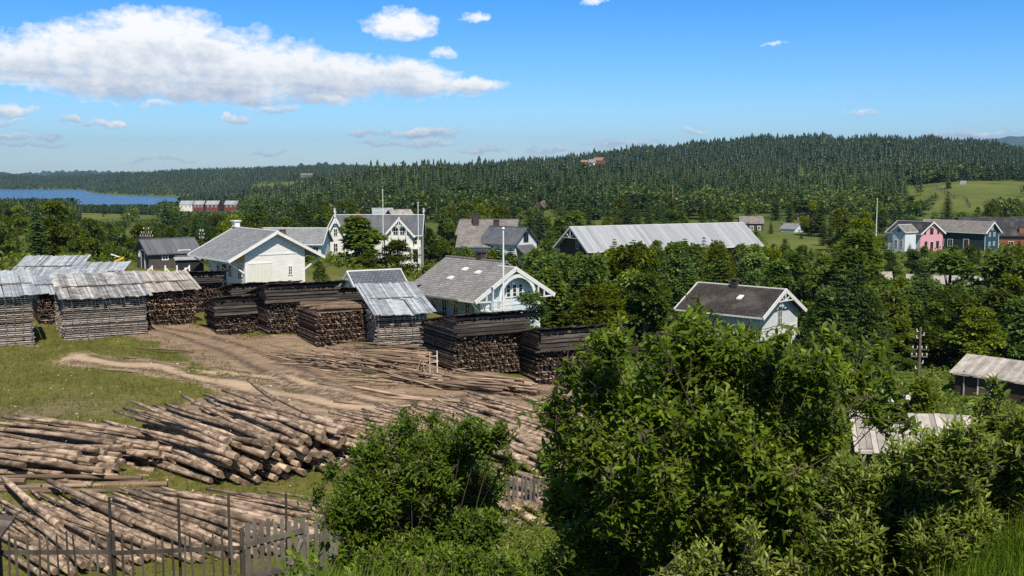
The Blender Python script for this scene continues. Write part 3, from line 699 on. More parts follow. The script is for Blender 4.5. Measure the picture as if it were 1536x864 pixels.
# dark barn
K = House('barn', 'weathered dark timber barn with black sheet roof beside the white warehouse', 'barn', P(208, 359, 115), -56, 5.9, 2.7, 1.4, M['barnwall'], M['barnroof'], .35, .35, trim=False)
K.door('front', .2, 0, 1.2, 1.9, M['brownwall']); K.window('front', -1.2, 1.5, .5, .6); K.door('right', 4.0, 0, 1.1, 1.9, M['dark']); K.window('right', 2.0, 1.3, .6, .6)
po = K.mb(); xr = K.wx
po.slab([(xr+1.6, 2.9, .98), (xr+1.6, 5.2, .98), (xr+.02, 5.2, 1.5), (xr+.02, 2.9, 1.5)], (0, 0, -.08)); po.box((xr+1.5, 3.0, .35), (.12, .12, 1.25)); po.box((xr+1.5, 5.1, .35), (.12, .12, 1.25)); po.build('porch', M['greyboard'], K.root)

# black hut + white railings
g0 = GY(283, 99); kr = thing('hut', 'small black hut with pale flat roof beside the warehouse corner', 'hut', g0, R(20))
k = MB(); k.box((0, 0, 1.0), (2.3, 1.9, 2.4)); k.build('wall', M['dark'], kr); k = MB(); k.box((0, 0, 2.26), (2.7, 2.3, .12)); k.build('roof', M['roofmetal'], kr)
k = MB(); k.box((-.3, -.98, 1.2), (.45, .06, .6)); w_ = k.build('window', M['whitewood'], kr); k = MB(); k.box((-.3, -1.015, 1.2), (.3, .03, .45)); k.build('pane', M['pane'], w_)
g0 = GY(262, 96); rr_ = thing('stair_railing', 'white stair railing with slanted handrails in front of the black hut', 'railing', g0, R(8))
for x in (-2.0, -.9, .1, 1.15): MB().box((x, 0, .85), (.12, .12, 2.1)).build('post', M['whitewood'], rr_)
for a, b in (((-2.9, 0, 1.0), (-2.0, 0, 1.8)), ((-.9, 0, 1.7), (-.1, 0, .8)), ((-.3, .02, .8), (1.15, .02, 1.75))): MB().beam(a, b, .08, .12).build('handrail', M['whitewood'], rr_)

# grey house with two chimneys
C = House('house', 'grey-roofed house with two dark chimneys and a lower white gabled wing', 'house', P(778, 329, 172), 86, 9.2, 6.6, 3.9, M['offwhite'], M['slatebrown'], .5, .4, trim=False)
C.chimney(-2.6, 3.3, .85, 1.5, M['darkbrick']); C.chimney(-1.2, 6.6, .9, 1.6, M['darkbrick'])
C2 = House('', '', '', P(792, 341, 165), 52, 7.5, 3.1, 2.5, M['white'], M['slateblue'], .4, .4, gz=C.root.location.z, root=C.root, trim=False)
C2.window('front', .0, C2.zr-1.5, 1.1, 1.4, 2, 2, M['brownwall']); C2.window('front', 1.0, C2.zr-4.4, .8, 1.1)
pp = C2.mb(); pp.slab([(-2.6, -1.6, C2.zr-4.1), (1.6, -1.6, C2.zr-4.1), (1.6, .42, C2.zr-2.6), (-2.6, .42, C2.zr-2.6)], (0, 0, -.1)); pp.build('porch_roof', M['slateblue'], C.root)
C3 = House('', '', '', P(700, 330, 178), 78, 1.2, 3.0, 2.2, M['brownwall'], M['slatebrown'], .3, .5, gz=C.root.location.z, root=C.root, trim=False)

# long freight shed
T = House('freight_shed', 'long freight shed with pale metal roof and open trussed gable above the thicket', 'shed', P(855, 340, 190), -64, 37, 6.2, 4.0, M['brownwall'], M['metalroof'], 1.0, .9, barge=.35)
T.apex_truss(M['whitewood'], 1.9); T.window('front', 1.0, T.zr-2.9, .7, 1.8, 1, 2)
for sg in (-1, 1):
    for y in (.9, 8, 16, 24, 32): T.bracket(sg, y, 1.2)
for sg in (-1, 1): T.mb().beam((sg*4.4, .3, T.zr-3.0), (sg*.9, .3, T.zr-1.2), .1, .14).build('gable_brace', M['whitewood'], T.root)

# pink and white house
PK = House('house', 'white house with pink gable front, black roof and white dormer', 'house', P(1401, 333, 250), 30, 10.2, 4.2, 2.7, M['whiteblue'], M['slateblack'], .45, .45, frontmat=M['pink'], barge=.3)
dk = M['darkboard']
PK.window('front', -.1, PK.zr-2.1, 1.0, 1.4, 2, 2, dk); 
for a in (-2.3, 2.1): PK.window('front', a, PK.zr-2.4, .5, .8, 1, 1, dk)
for a in (-1.9, 2.0): PK.window('front', a, PK.zr-5.2, .8, 1.5, 2, 2, dk)
PK.door('front', .05, PK.zr-6.6, 1.1, 2.1, M['dark']); PK.window('left', 2.2, PK.ze-2.5, 1.0, 1.5, 2, 2); PK.window('left', 8.2, PK.ze-2.5, 1.0, 1.5, 2, 2)
PD = House('', '', '', P(1347.5, 337, 247.5), -62, 4, 2.1, 1.6, M['whiteblue'], M['slatebrown'], .3, .3, gz=PK.root.location.z, root=PK.root, barge=.26)
PD.window('front', 0, PD.zr-1.3, 1.0, .8); PD.window('front', -.8, PD.zr-4.3, .8, 1.6); PD.window('front', .8, PD.zr-4.3, .8, 1.6)

# dark blue house
N_ = House('house', 'black and dark blue wooden house with white windows and long grey roof', 'house', P(1492, 333, 252), 38, 17.5, 3.5, 2.5, M['blackgreen'], M['slatebrown'], .45, .5, frontmat=M['navy'], barge=.3)
for a, z in ((0, -1.4), (-1.0, -2.9), (1.0, -2.9), (-1.0, -5.0), (1.0, -5.0)): N_.window('front', a, N_.zr+z, .65, .85, 2, 2)
N_.corner()
for a in (9, 11.2, 13.0): N_.window('left', a, N_.ze-2.6, 1.2, 1.7, 2, 1)
N_.door('left', 5.0, N_.ze-4, 1.2, 2.4, M['boardbrown'])
# dark-roofed rust building at the frame edge
E_ = House('building', 'rust-red building under a broad dark roof beyond the dark blue house', 'building', P(1600, 326, 275), 80, 26, 7.0, 4.4, M['rustwall'], M['slateblack'], .6, .4, trim=False)
E_.window('left', 10.5, E_.ze-2.2, 1.2, 1.6); E_.chimney(-5.4, 12, 1.0, 1.0); E_.window('left', 14.5, E_.ze-2.2, 1.2, 1.6)

# small old shed by the bush
Z = House('shed', 'old dark timber shed with pale broken board roof at the edge of the thicket', 'shed', P(1450, 531, 85), -140, 9.5, 2.6, 1.15, M['brownwall'], M['palewood'], .3, .35, trim=False, ridge=False)
Z.door('right', 2.7, 0, .9, 1.7, M['greyboard']); Z.mb().box((Z.wx+.06, 1.1, .9), (.09, .09, 2.1)).build('post', M['palewood'], Z.root)
pl = Z.mb(); y = .02
while y < 9.3:
    wd = random.uniform(.2, .34); e = random.uniform(-.12, .1)
    pl.slab([Z.roofpt(1, .0, y, .05), Z.roofpt(1, Z.w+e, y, .05), Z.roofpt(1, Z.w+e, y+wd, .05), Z.roofpt(1, .0, y+wd, .05)], (0, 0, -.04)); y += wd+random.uniform(.01, .03)
pl.build('roof_boards', M['palewood'], Z.root)
# low shed with bleached plank roof, seen through the leaves
Y_ = House('shed', 'low shed with bleached white plank roof, partly covered by the leafy tree', 'shed', P(1275, 618, 42), -101, 6.6, 2.3, .95, M['brownwall'], M['palewood'], .25, .3, trim=False, ridge=False)
pl = Y_.mb(); y = -.05
while y < 6.5:
    wd = random.uniform(.16, .3)
    for (x0, x1) in ((0, 1.2), (1.1, Y_.w+random.uniform(-.15, .15))):
        u = random.uniform(.045, .09); pl.slab([Y_.roofpt(1, x0, y, u), Y_.roofpt(1, x1, y, u-.02), Y_.roofpt(1, x1, y+wd, u-.02+random.uniform(0, .02)), Y_.roofpt(1, x0, y+wd, u)], (0, 0, -.035))
    y += wd+random.uniform(.0, .025)
pl.build('roof_boards', M['palewood'], Y_.root)

# far small buildings
def smallhouse(px, py, Y, phi, L, w, rise, wall, roof, label, name='house', cat='house', ht=None, win=True, side='left'):
    F = P(px, py, Y); gz = F.z-ht if ht else None
    b = House(name, label, cat, F, phi, L, w, rise, wall, roof, .3, .3, gz=gz, trim=False, wallbottom=-3)
    if win:
        for a in np.linspace(L*.2, L*.8, 3): b.window(side, a, b.ze-1.4, 1.0, 1.2, 2, 1, fw=.12)
    return b
smallhouse(1145, 324, 340, 84, 7.5, 3, 2.2, M['brownwall'], M['slatebrown'], 'house with brown-grey roof behind the end of the freight shed', ht=5)
b = smallhouse(1200, 335, 330, 42, 5.5, 2.6, 1.7, M['whiteblue'], M['slategrey'], 'tiny pale blue house by the yellow-green field', ht=5); b.window('front', 0, b.zr-2.4, 1, 1.2, fw=.12)
smallhouse(1085+130, 322, 420, 70, 6, 3, 2, M['rustwall'], M['orangeroof'], 'brownish house half hidden by trees above the tiny blue house', ht=5)
for i, (p0, p1, top, wall, roof, lab) in enumerate([(271, 291, 301, 'offwhite', 'metalroof', 'pale shed with light roof, first of the row by the lake'), (292, 308, 301, 'redwall', 'metalroof', 'small red shed with light roof in the row by the lake'), (310, 330, 301, 'redwall', 'metalroof', 'red shed with pale roof and orange gable in the row by the lake'), (338, 358, 301, 'redwall', 'metalroof', 'taller red house at the end of the row by the lake')]):
    Yb = 880; wd = (p1-p0)/F_PX*Yb; b = smallhouse(p1, top, Yb, 88, wd, 4.5, 3, M[wall], M[roof], lab, ht=11 if i == 3 else 9, win=True)
    if i == 3:
        m = b.mb(); m.box((-5.2, wd*.5, 3), (1.2, wd*.7, .4)); m.box((-5.7, wd*.2, 1), (.3, .3, 4)); m.box((-5.7, wd*.8, 1), (.3, .3, 4)); m.build('balcony', M['redwall'], b.root)
smallhouse(906, 236, 930, 60, 9, 4, 2.6, M['rustwall'], M['orangeroof'], 'house with orange roof on top of the forest ridge', ht=13, win=False)
smallhouse(894, 239, 925, 80, 6, 4, 2.6, M['offwhite'], M['slategrey'], 'grey house beside the orange-roofed one on the ridge', ht=10, win=False)
smallhouse(882, 240, 920, 88, 6, 2.4, 1.6, M['brownwall'], M['orangeroof'], 'red cabin with low roof on the forest ridge', ht=9, win=False)
smallhouse(1450, 271, 640, 60, 3.4, 2.2, 2.6, M['whiteblue'], M['slategrey'], 'small grey cabin at the top of the meadow', ht=5, win=False)
smallhouse(470, 260, 1900, 84, 22, 5, 2.6, M['greyboard'], M['slatebrown'], 'low brown farm building on the distant rise beyond the lake', ht=4.5, win=False)
smallhouse(590, 312, 230, 100, 4.5, 2.6, 1.3, M['brownwall'], M['roofmetal'], 'low shed with pale roof on the slope behind the villa', ht=3.5, win=False)
smallhouse(616, 314, 225, 120, 5, 2.4, 1.4, M['rustwall'], M['palewood'], 'small hut with bleached roof behind the villa', ht=3.5, win=False)
smallhouse(1338, 408, 150, 75, 7, 2.5, .8, M['boardbrown'], M['palewood'], 'low lumber shelter with pale roof under the trees', 'shelter', 'shelter', 2.0, False)
smallhouse(1475, 415, 150, 70, 10, 2.6, .9, M['boardbrown'], M['palewood'], 'low shelter with pale flat roof below the dark blue house', 'shelter', 'shelter', 2.0, False)
# lean-to and white boxes by the utility pole
g0 = GY(1352, 82); lr = thing('lean_to', 'small brown lean-to roof on the grass beside the utility pole', 'shelter', g0, R(-20))
MB().slab([(-1.0, -.6, 1.4), (.9, -.6, .25), (.9, .9, .25), (-1.0, .9, 1.4)], (0, 0, -.08)).build('roof', M['boardbrown'], lr)
for x, zt in ((-.9, 1.25), (.8, .2)): MB().box((x, 0, zt/2-.2), (.1, .1, zt+.4)).build('post', M['greyboard'], lr)
for px, Y, lab in ((1343, 79, 'white box on the grass beside the brown lean-to'), (1350, 79.5, 'white box in the middle of three, in front of the lean-to'), (1370, 80, 'white box nearest the utility pole')):
    g0 = GY(px, Y); r_ = thing('storage_box', lab, 'box', g0, R(10), 'white boxes by the utility pole'); MB().box((0, 0, .3), (.38, .35, .6)).build('body', M['whitewood'], r_); MB().box((0, 0, .63), (.44, .41, .06)).build('lid', M['whitewood'], r_)

# ------------------------------------------------------------------ poles
def flagpole(px, ytop, Y, hgt, r, label, mat='whitewood', knob=True):
    t = P(px, ytop, Y); root = thing('flagpole', label, 'flagpole', (t.x, t.y, t.z-hgt))
    MB().tube([(0, 0, -.3), (0, 0, hgt*.5), (0, 0, hgt)], [r, r*.85, r*.55], 8).build('pole', M[mat], root)
    if knob: MB().tube([(0, 0, hgt), (0, 0, hgt+r*1.5), (0, 0, hgt+r*3)], [r*.4, r*1.5, r*.3], 8).build('finial', M[mat], root)
    return root
flagpole(574, 286, 165, 13, .075, 'white flagpole rising in front of the villa gable')
flagpole(627, 306, 150, 14.5, .08, 'tall white flagpole beside the villa veranda')
flagpole(755, 346, 75, 9.5, .085, 'thick pale pole standing before the station house gable')
flagpole(1316, 300, 232, 12, .11, 'white flagpole in the trees before the pink house')
def utility_pole(px, ytop, Y, hgt, r, label, arms=((.6, 1.1), (1.05, 1.2)), mat='greyboard', ins=2, side=()):
    t = P(px, ytop, Y); root = thing('utility_pole', label, 'utility pole', (t.x, t.y, t.z-hgt), R(random.uniform(-15, 15)))
    MB().tube([(0, 0, -.3), (0, 0, hgt)], [r, r*.8], 8).build('pole', M[mat], root)
    for dz, w_ in arms:
        a = MB().box((0, r*.9, hgt-dz), (w_, .09, .10)).build('crossarm', M[mat], root)
        for i in range(ins):
            for sg in (-1, 1):
                x = sg*(w_/2-.06-.3*i); MB().tube([(x, r*.9, hgt-dz+.05), (x, r*.9, hgt-dz+.14), (x, r*.9, hgt-dz+.24)], [.02, .042, .03], 6).build('insulator', M['whitewood'], a)
    for k_, dz in enumerate(side):
        sg = 1 if k_ % 2 else -1; MB().tube([(sg*r, 0, hgt-dz), (sg*(r+.12), 0, hgt-dz), (sg*(r+.13), 0, hgt-dz+.2)], [.016, .036, .03], 6).build('insulator', M['whitewood'], root)
    return root
utility_pole(1381, 491, 75, 6.9, .11, 'utility pole with two crossarms and white insulators near the old shed', ((1.55, 1.0), (2.05, 1.1)), side=(.3, .55, .75, 2.5, 2.9))
utility_pole(884, 443, 92, 7, .09, 'utility pole with insulators in front of the thicket', ((1.2, .9), (1.75, 1.1)), side=(.3, .6))
utility_pole(219, 341, 126, 6, .06, 'telegraph pole with many insulators behind the dark barn', ((.25, .7), (.7, 1.3), (1.1, 1.6)), ins=3)
utility_pole(302, 346, 122, 6, .06, 'telegraph pole with insulators between barn and warehouse', ((.1, .5), (.5, .7), (.9, .6)))
utility_pole(926, 306, 215, 9, .09, 'bare wooden pole behind the long freight shed', (), 'boardbrown')
utility_pole(1009, 278, 420, 14, .14, 'leaning wooden pole in the forest clearing', (), 'pole')
g0 = GY(177, 103); yr = thing('tarpaulin', 'yellow cover slung over a rail behind the grey roofs', 'cover', (P(178, 388, 100).x, 100, h(P(178, 388, 100).x, 100)))
zt = P(178, 386, 100).z-yr.location.z
MB().slab([(-.45, -.2, zt-.45), (.5, -.1, zt-.05), (.35, .5, zt+.05), (-.5, .4, zt-.3)], (0, 0, -.06)).build('cover', M['yellow'], yr); MB().box((0, .1, zt/2-.3), (.1, .1, zt)).build('post', M['whitewood'], yr); MB().beam((-.7, .0, zt+.3), (.0, .2, zt+.02), .08, .1).build('rail', M['whitewood'], yr)
# ------------------------------------------------------------------ timber stacks
def stack(name, label, cat, Apx, Bx, ang, D, Ht, typ, roof, mats=('boardbrown', 'board'), rise=.9, rmat='roofplank', over=.4, A=None, L=None, seed=0, upper=.85, lay=.115, group='roofed timber stacks in the yard'):
    rg = random.Random(seed); A = A or G(*Apx); ang = R(ang); u = Vector((math.cos(ang), math.sin(ang), 0))
    if L is None:
        k = (Bx-768)/F_PX/(FW.y); L = (k*A.y*FW.y-A.x)/(u.x-k*u.y*FW.y) if True else 0
    root = thing(name, label, cat, A, ang, group); z0 = -.15
    mono = roof == 'front'; Hb = Ht-upper if mono else Ht
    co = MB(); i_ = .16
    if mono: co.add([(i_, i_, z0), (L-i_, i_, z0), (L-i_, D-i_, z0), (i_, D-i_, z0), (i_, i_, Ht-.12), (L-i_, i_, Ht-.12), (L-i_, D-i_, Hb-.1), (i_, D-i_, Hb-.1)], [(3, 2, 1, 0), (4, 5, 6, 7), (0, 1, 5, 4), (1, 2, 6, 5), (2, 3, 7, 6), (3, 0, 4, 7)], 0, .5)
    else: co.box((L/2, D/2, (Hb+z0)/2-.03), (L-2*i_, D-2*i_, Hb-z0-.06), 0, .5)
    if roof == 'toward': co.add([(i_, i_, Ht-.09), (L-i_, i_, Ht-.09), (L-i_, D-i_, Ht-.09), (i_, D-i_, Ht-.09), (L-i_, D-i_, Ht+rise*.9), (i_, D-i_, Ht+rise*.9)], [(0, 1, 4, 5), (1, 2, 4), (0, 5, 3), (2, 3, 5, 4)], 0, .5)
    co.build('shade_core', M['core'], root)  # one solid dark filler, painted as the shaded inside of the stack
    b = MB(); n = int((Hb-z0)/lay)
    def yb(x, z, short, y0=None, y1=None):
        j = rg.choice((rg.uniform(-.06, .14), rg.uniform(-.24, .1))) if y0 is None else y0; e = (.55 if short else D+rg.uniform(-.05, .12)) if y1 is None else y1
        w_ = rg.uniform(.05, .095); t_ = rg.uniform(.04, .075); mi = 0 if rg.random() < .86 else 1
        b.box((x, (j+e)/2, z), (w_, e-j, t_), mi, rg.random())
    def xb(y, z, short, x0=None, x1=None, mi=None):
        j = rg.uniform(-.13, .04) if x0 is None else x0; e = (.5 if short else L+rg.uniform(-.04, .13)) if x1 is None else x1
        b.box(((j+e)/2, y, z), (e-j, rg.uniform(.06, .1), rg.uniform(.035, .06)), (0 if rg.random() < .8 else 1) if mi is None else mi, rg.random())
    for k in range(n):
        z = z0+(k+.5)*lay; dz = lambda: rg.uniform(-.018, .018)
        if typ == 'ends':
            x = .05
            while x < L:
                if rg.random() > .17: yb(x+rg.uniform(-.02, .02), z+dz(), .3 < x < L-.25)
                x += .125
            if k % 3 == 0: xb(.12, z, False, mi=1)
            for x in (L-.02,): yb(x, z+dz(), False)
        else:
            for y in (.02, .17): xb(y+rg.uniform(-.035, .035), z+dz(), False)
            y = .3
            while y < D:
                if rg.random() > .06: xb(y, z+dz(), True)
                y += .14
            y = .3
            while y < D:
                xb(y, z+dz(), True, L-.4, L+rg.uniform(-.1, .06)); y += .3
            xb(D-.03, z+dz(), False)
    if typ == 'long':
        nx = max(3, int(L/.42))
        for i in range(nx+1):
            x = .06+(L-.12)*i/nx
            for k in range(0, n, 1):
                if rg.random() > .25: b.box((x+rg.uniform(-.03, .03), -.01, z0+(k+1.0)*lay), (.05, .2, .035), 1, rg.random())
    if mono:   # slanted gable ends above the level stack
        k = 0
        while Hb+k*lay < Ht-.08:
            z = Hb+(k+.5)*lay; e = D*(1-(z-Hb)/upper)
            for x in (.03, L-.03): b.box((x+rg.uniform(-.03, .03), e/2, z), (.08, e, .08), 1 if rg.random() < .5 else 0, rg.random())
            k += 1
    st = b.build('stacked_boards', [M[mats[0]], M[mats[1]]], root); st['kind'] = 'stuff'
    if mono:
        fb = MB(); nb = 5
        for i in range(nb):
            zz = Ht-upper-.12+(i+.5)*(upper+.05)/nb
            fb.beam((-.1+rg.uniform(-.15, .1), -.26-.03*(i % 2), zz), (L+rg.uniform(-.1, .2), -.26-.03*(i % 2), zz+rg.uniform(-.02, .02)), .04, (upper+.05)/nb*rg.uniform(.62, .9), mi=0)
        fb.build('front_boarding', M['stackfront'], root)
        rf = MB(); x = -.35
        while x < L+.3:
            w_ = rg.uniform(.14, .24); up_ = rg.uniform(0, .07)
            rf.slab([(x, -.55+rg.uniform(-.15, .1), Ht+.10+up_), (x+w_, -.55+rg.uniform(-.15, .1), Ht+.10+up_), (x+w_, D+.5, Hb+.02+up_), (x, D+.5, Hb+.02+up_)], (0, 0, -.05)); x += w_*.97
        rf.build('roof', M['darkboard'], root)
    elif roof == 'toward':
        rf = MB(); x = -.3
        y0, y1 = -over, D+.45; zf = lambda y: Ht+.03+(y/D)*rise-.10*math.sin(math.pi*max(0, min(1, x/L)))*(.4+.6*rg.random()*.3)
        while x < L+.3:
            w_ = rg.uniform(.17, .27)
            ym = (y0+y1)*.45+rg.uniform(-.15, .15); sk = rg.uniform(-.03, .03)
            for (a, c, o_) in ((y0+rg.uniform(-.1, .1), ym+.2, .0), (ym, y1+rg.uniform(-.1, .1), .045)):
                u_ = o_+rg.uniform(0, .06); g_ = rg.uniform(.86, 1.0); rf.slab([(x, a, zf(a)+u_), (x+w_*g_, a, zf(a)+u_+rg.uniform(-.02, .02)), (x+w_*g_+sk, c, zf(c)+u_), (x+sk, c, zf(c)+u_)], (0, 0, -.035), tint=rg.random()**1.3)
            x += w_
        rf.build('roof', M[rmat], root)
        x = 0; MB().beam((-.25, ym, zf(ym)+.06), (L+.2, ym, zf(ym)+.06), .1, .05).build('roof_batten', M['greyboard'], root)
    else:
        tp = MB()
        for i in range(34):
            y = rg.uniform(.1, D-.1); l_ = L*rg.uniform(.5, .95); x = rg.uniform(-.2, L-l_+.2); z = Ht+.04+rg.uniform(0, .12)
            tp.beam((x, y, z), (x+l_, y+rg.uniform(-.35, .35), z+rg.uniform(-.05, .05)), .09, .07, mi=0)
        t_ = tp.build('loose_top_boards', M['pole'], root); t_['kind'] = 'stuff'
    return root
g28 = 28
stack('timber_stack', 'grey slatted timber stack with pale metal roof, cut off by the frame edge', 'timber stack', None, 42, g28, 4.2, 2.95, 'long', 'toward', ('slat', 'board'), 0.8, 'roofmetal', A=G(-82, 524), seed=1)
stack('timber_stack', 'grey slatted timber stack under a streaked plank roof, standing free on the grass', 'timber stack', (97, 510), 214, g28, 4.2, 2.55, 'long', 'toward', ('slat', 'board'), 0.85, 'roofplank', seed=2)
stack('timber_stack', 'brown timber stack with ragged board ends in the gap between two grey slatted stacks', 'timber stack', (58, 487), 112, g28, 4.0, 2.1, 'ends', 'toward', ('boardbrown', 'board'), .6, 'roofmetal', seed=3)
stack('timber_stack', 'pale-roofed timber stack mostly hidden, roof just above the streaked plank roof', 'timber stack', (-60, 478), 136, 12, 4.2, 1.9, 'ends', 'toward', ('boardbrown', 'board'), .85, 'roofmetal', seed=4)
stack('timber_stack', 'dark stack of log ends under a bleached plank roof with sticks poking out', 'timber stack', (212, 489), 289, g28, 4.0, 2.3, 'ends', 'toward', ('boardbrown', 'pole'), 0.65, 'palewood', seed=5)
stack('timber_stack', 'stack of board ends under a black shed roof in front of the black hut', 'timber stack', (268, 470), 332, g28, 3.5, 2.9, 'ends', 'front', ('boardbrown', 'board'), seed=6, upper=.7)
stack('timber_stack', 'low dark stack with sloping black roof next to the dirt road', 'timber stack', (326, 502), 396, g28, 3.6, 2.3, 'ends', 'front', ('boardbrown', 'board'), seed=7, upper=1.0)
stack('timber_stack', 'tall dark stack with broad boards under its roof, below the white warehouse', 'timber stack', (402, 503), 504, g28, 4.0, 3.1, 'ends', 'front', ('boardbrown', 'board'), seed=8, upper=1.0)
stack('timber_stack', 'roofless reddish brown stack with loose boards on top', 'timber stack', (476, 521), 550, g28, 4.0, 2.1, 'ends', 'none', ('boardbrown', 'pole'), seed=9)
stack('timber_stack', 'stack with gridded slats under a bright grey sheet roof beside the station house', 'timber stack', (566, 521), 640, 20, 4.2, 2.0, 'long', 'toward', ('slat', 'board'), 1.0, 'roofmetal', seed=10, over=.5)
stack('timber_stack', 'big dark stack of log ends with sloping roof, in front of the station house', 'timber stack', (684, 562), 790, g28, 4.6, 3.0, 'ends', 'front', ('boardbrown', 'board'), seed=11, upper=.95)
stack('timber_stack', 'dark timber stack partly covered by the leafy tree branches', 'timber stack', (808, 577), 905, 24, 4.2, 2.8, 'ends', 'front', ('boardbrown', 'board'), seed=12, upper=1.0)
stack('timber_stack', 'dark roofed stack behind the bright grey sheet roof', 'timber stack', (510, 478), 622, 14, 3.5, 2.1, 'ends', 'front', ('boardbrown', 'board'), seed=13, upper=.7)
stack('timber_stack', 'dark stack with jagged black roof in front of the warehouse doors', 'timber stack', (348, 478), 440, g28, 3.0, 2.35, 'ends', 'front', ('boardbrown', 'board'), seed=14, upper=.7)
stack('timber_stack', 'timber stack with pale roof farthest back by the green trees', 'timber stack', (20, 448), 102, 6, 4.0, 1.95, 'ends', 'toward', ('boardbrown', 'board'), .95, 'roofmetal', seed=15, over=.4)
stack('timber_stack', 'timber stack with weathered pale roof behind the bleached plank roof', 'timber stack', (98, 452), 168, 6, 4.0, 1.65, 'ends', 'toward', ('boardbrown', 'board'), .85, 'roofmetal', seed=16, over=.4)
stack('lumber_pile', 'low flat pile of long brown boards behind the bleached plank roof', 'lumber pile', (176, 444), 240, 6, 2.2, 1.7, 'long', 'none', ('pole', 'board'), seed=17, group='lumber piles')

# ------------------------------------------------------------------ logs
def log_mesh(name, L, r0, r1, seed, mat, ends, seg=9, n=10, bend=.06):
    rg = random.Random(seed); pts = []; rad = []; p1, p2, p3 = rg.uniform(0, 6), rg.uniform(0, 6), rg.uniform(0, 6)
    for i in range(seg+1):
        t = i/seg; pts.append((t*L, bend*L*.12*math.sin(t*3+p1), bend*L*.08*math.sin(t*4+p2))); rad.append((r0*(1-t)+r1*t)*(1+.05*math.sin(i*2.7+p3)))
    m = MB().tube(pts, rad, n, 0, capmi=1)
    for k in range(rg.randint(2, 5)):   # knots
        t = rg.uniform(.1, .95); a = rg.uniform(0, 6.28); rr = r0*(1-t)+r1*t; x = t*L
        m.tube([(x, math.cos(a)*rr*.7, math.sin(a)*rr*.7), (x+.03, math.cos(a)*rr*1.22, math.sin(a)*rr*1.22)], [rr*.28, rr*.16], 5)
    o = m.build(name, [mat, ends], None, smooth=False); me = o.data; me.polygons.foreach_set('use_smooth', [len(p.vertices) == 4 for p in me.polygons]); bpy.data.objects.remove(o); return me
LOGS = [log_mesh('log_body', 7.0+.25*i, .098+.013*(i % 3), .05+.009*(i % 2), 50+i, M['log'], M['logend'], bend=.13) for i in range(7)]
SHORT = [log_mesh('log_body', 5.4+.3*i, .13, .085, 70+i, M['log'], M['logend']) for i in range(3)]
POLES = [log_mesh('pole_body', 4.2+.5*i, .07, .038, 90+i, M['pole'], M['logend'], 7, 7, .12) for i in range(6)]
NLOG = [0, 0]; BULK = []
def place_log(butt, yaw, label, group, mesh, zoff=0, pitch=None, name='log', cat='log', lay=True, scale=1.0, follow=True, bulk=False):
    """butt: (x,y); the log runs from the butt end in direction yaw; zoff is the height of its axis above the ground"""
    L = max(v.co.x for v in mesh.vertices)*scale if False else mesh['L']*scale
    x, y = butt; ex, ey = x+math.cos(yaw)*L, y+math.sin(yaw)*L
    z0 = h(x, y)+zoff
    pt_ = math.atan2(h(ex, ey)-h(x, y), L) if follow else 0
    if pitch is not None: pt_ += pitch
    if bulk:
        BULK.append((mesh, Matrix.Translation((x, y, z0)) @ (Matrix.Rotation(yaw, 4, 'Z') @ Matrix.Rotation(-pt_, 4, 'Y') @ Matrix.Rotation(random.uniform(0, 6.28), 4, 'X')) @ Matrix.Scale(scale, 4))); return None
    o = bpy.data.objects.new(name, mesh); COL.objects.link(o)
    o.location = (x, y, z0); o.rotation_euler = (Matrix.Rotation(yaw, 3, 'Z') @ Matrix.Rotation(-pt_, 3, 'Y') @ Matrix.Rotation(random.uniform(0, 6.28), 3, 'X')).to_euler()
    o.scale = (scale, scale, scale); tag(o, label, cat, group)
    NLOG[0 if name == 'log' else 1] += 1
    return o
for me_ in LOGS+SHORT+POLES: me_['L'] = max(v.co.x for v in me_.vertices)
rl = random.Random(5)
def pile(E0, E1, yaw, layers, step, zs, label, group, meshes, jit=.35, yj=4, r=.125, inset=.14, topjit=1.0, scale=1.0, name='log', cat='log', pitch=0, bulk=False):
    """ends (butts) on the line E0-E1, logs run back along yaw"""
    a, b = Vector(E0[:2]), Vector(E1[:2]); n = (b-a).length; u = (b-a)/n; d = Vector((math.cos(R(yaw)), math.sin(R(yaw))))
    for k in range(layers):
        s = k*inset
        while s < n-k*inset*.6:
            j = rl.uniform(-jit, jit)+k*.03
            p = a+u*(s+rl.uniform(-.04, .04))+d*j
            place_log((p.x, p.y), R(yaw+rl.uniform(-yj, yj)*(1.6 if k == layers-1 else 1)), label, group, rl.choice(meshes), r*.9+k*zs+rl.uniform(-.02, .03), pitch=R(pitch+rl.uniform(-.6, .6)), scale=scale*rl.uniform(.92, 1.08), name=name, cat=cat, bulk=bulk)
            s += step*rl.uniform(.9, 1.15)
# big stacked pile, cut ends towards the camera
gA = 'logs in the big stacked pile'
pile(G(318, 730), G(560, 694), 133, 7, .29, .20, 'weathered log lying in the high stacked pile whose cut ends face the bush', gA, LOGS, .75, 5)
# its lower neighbour to the side: logs nearly across the view
gB = 'logs in the low sloping pile'
pile(G(120, 728), G(300, 676), 160, 4, .30, .175, 'brownish log lying crosswise in the low sloping pile beside the high one', gB, LOGS, .9, 6)
pile(G(10, 716), G(100, 690), 157, 3, .34, .18, 'log at the outer end of the low sloping pile, next to the grass', gB, LOGS, .8, 6)
o = place_log((G(428, 646).x, G(428, 646).y-2.0), R(116), 'single short log lying askew on top of the high stacked pile', None, SHORT[0], 1.5, follow=False, pitch=R(1), scale=.75)
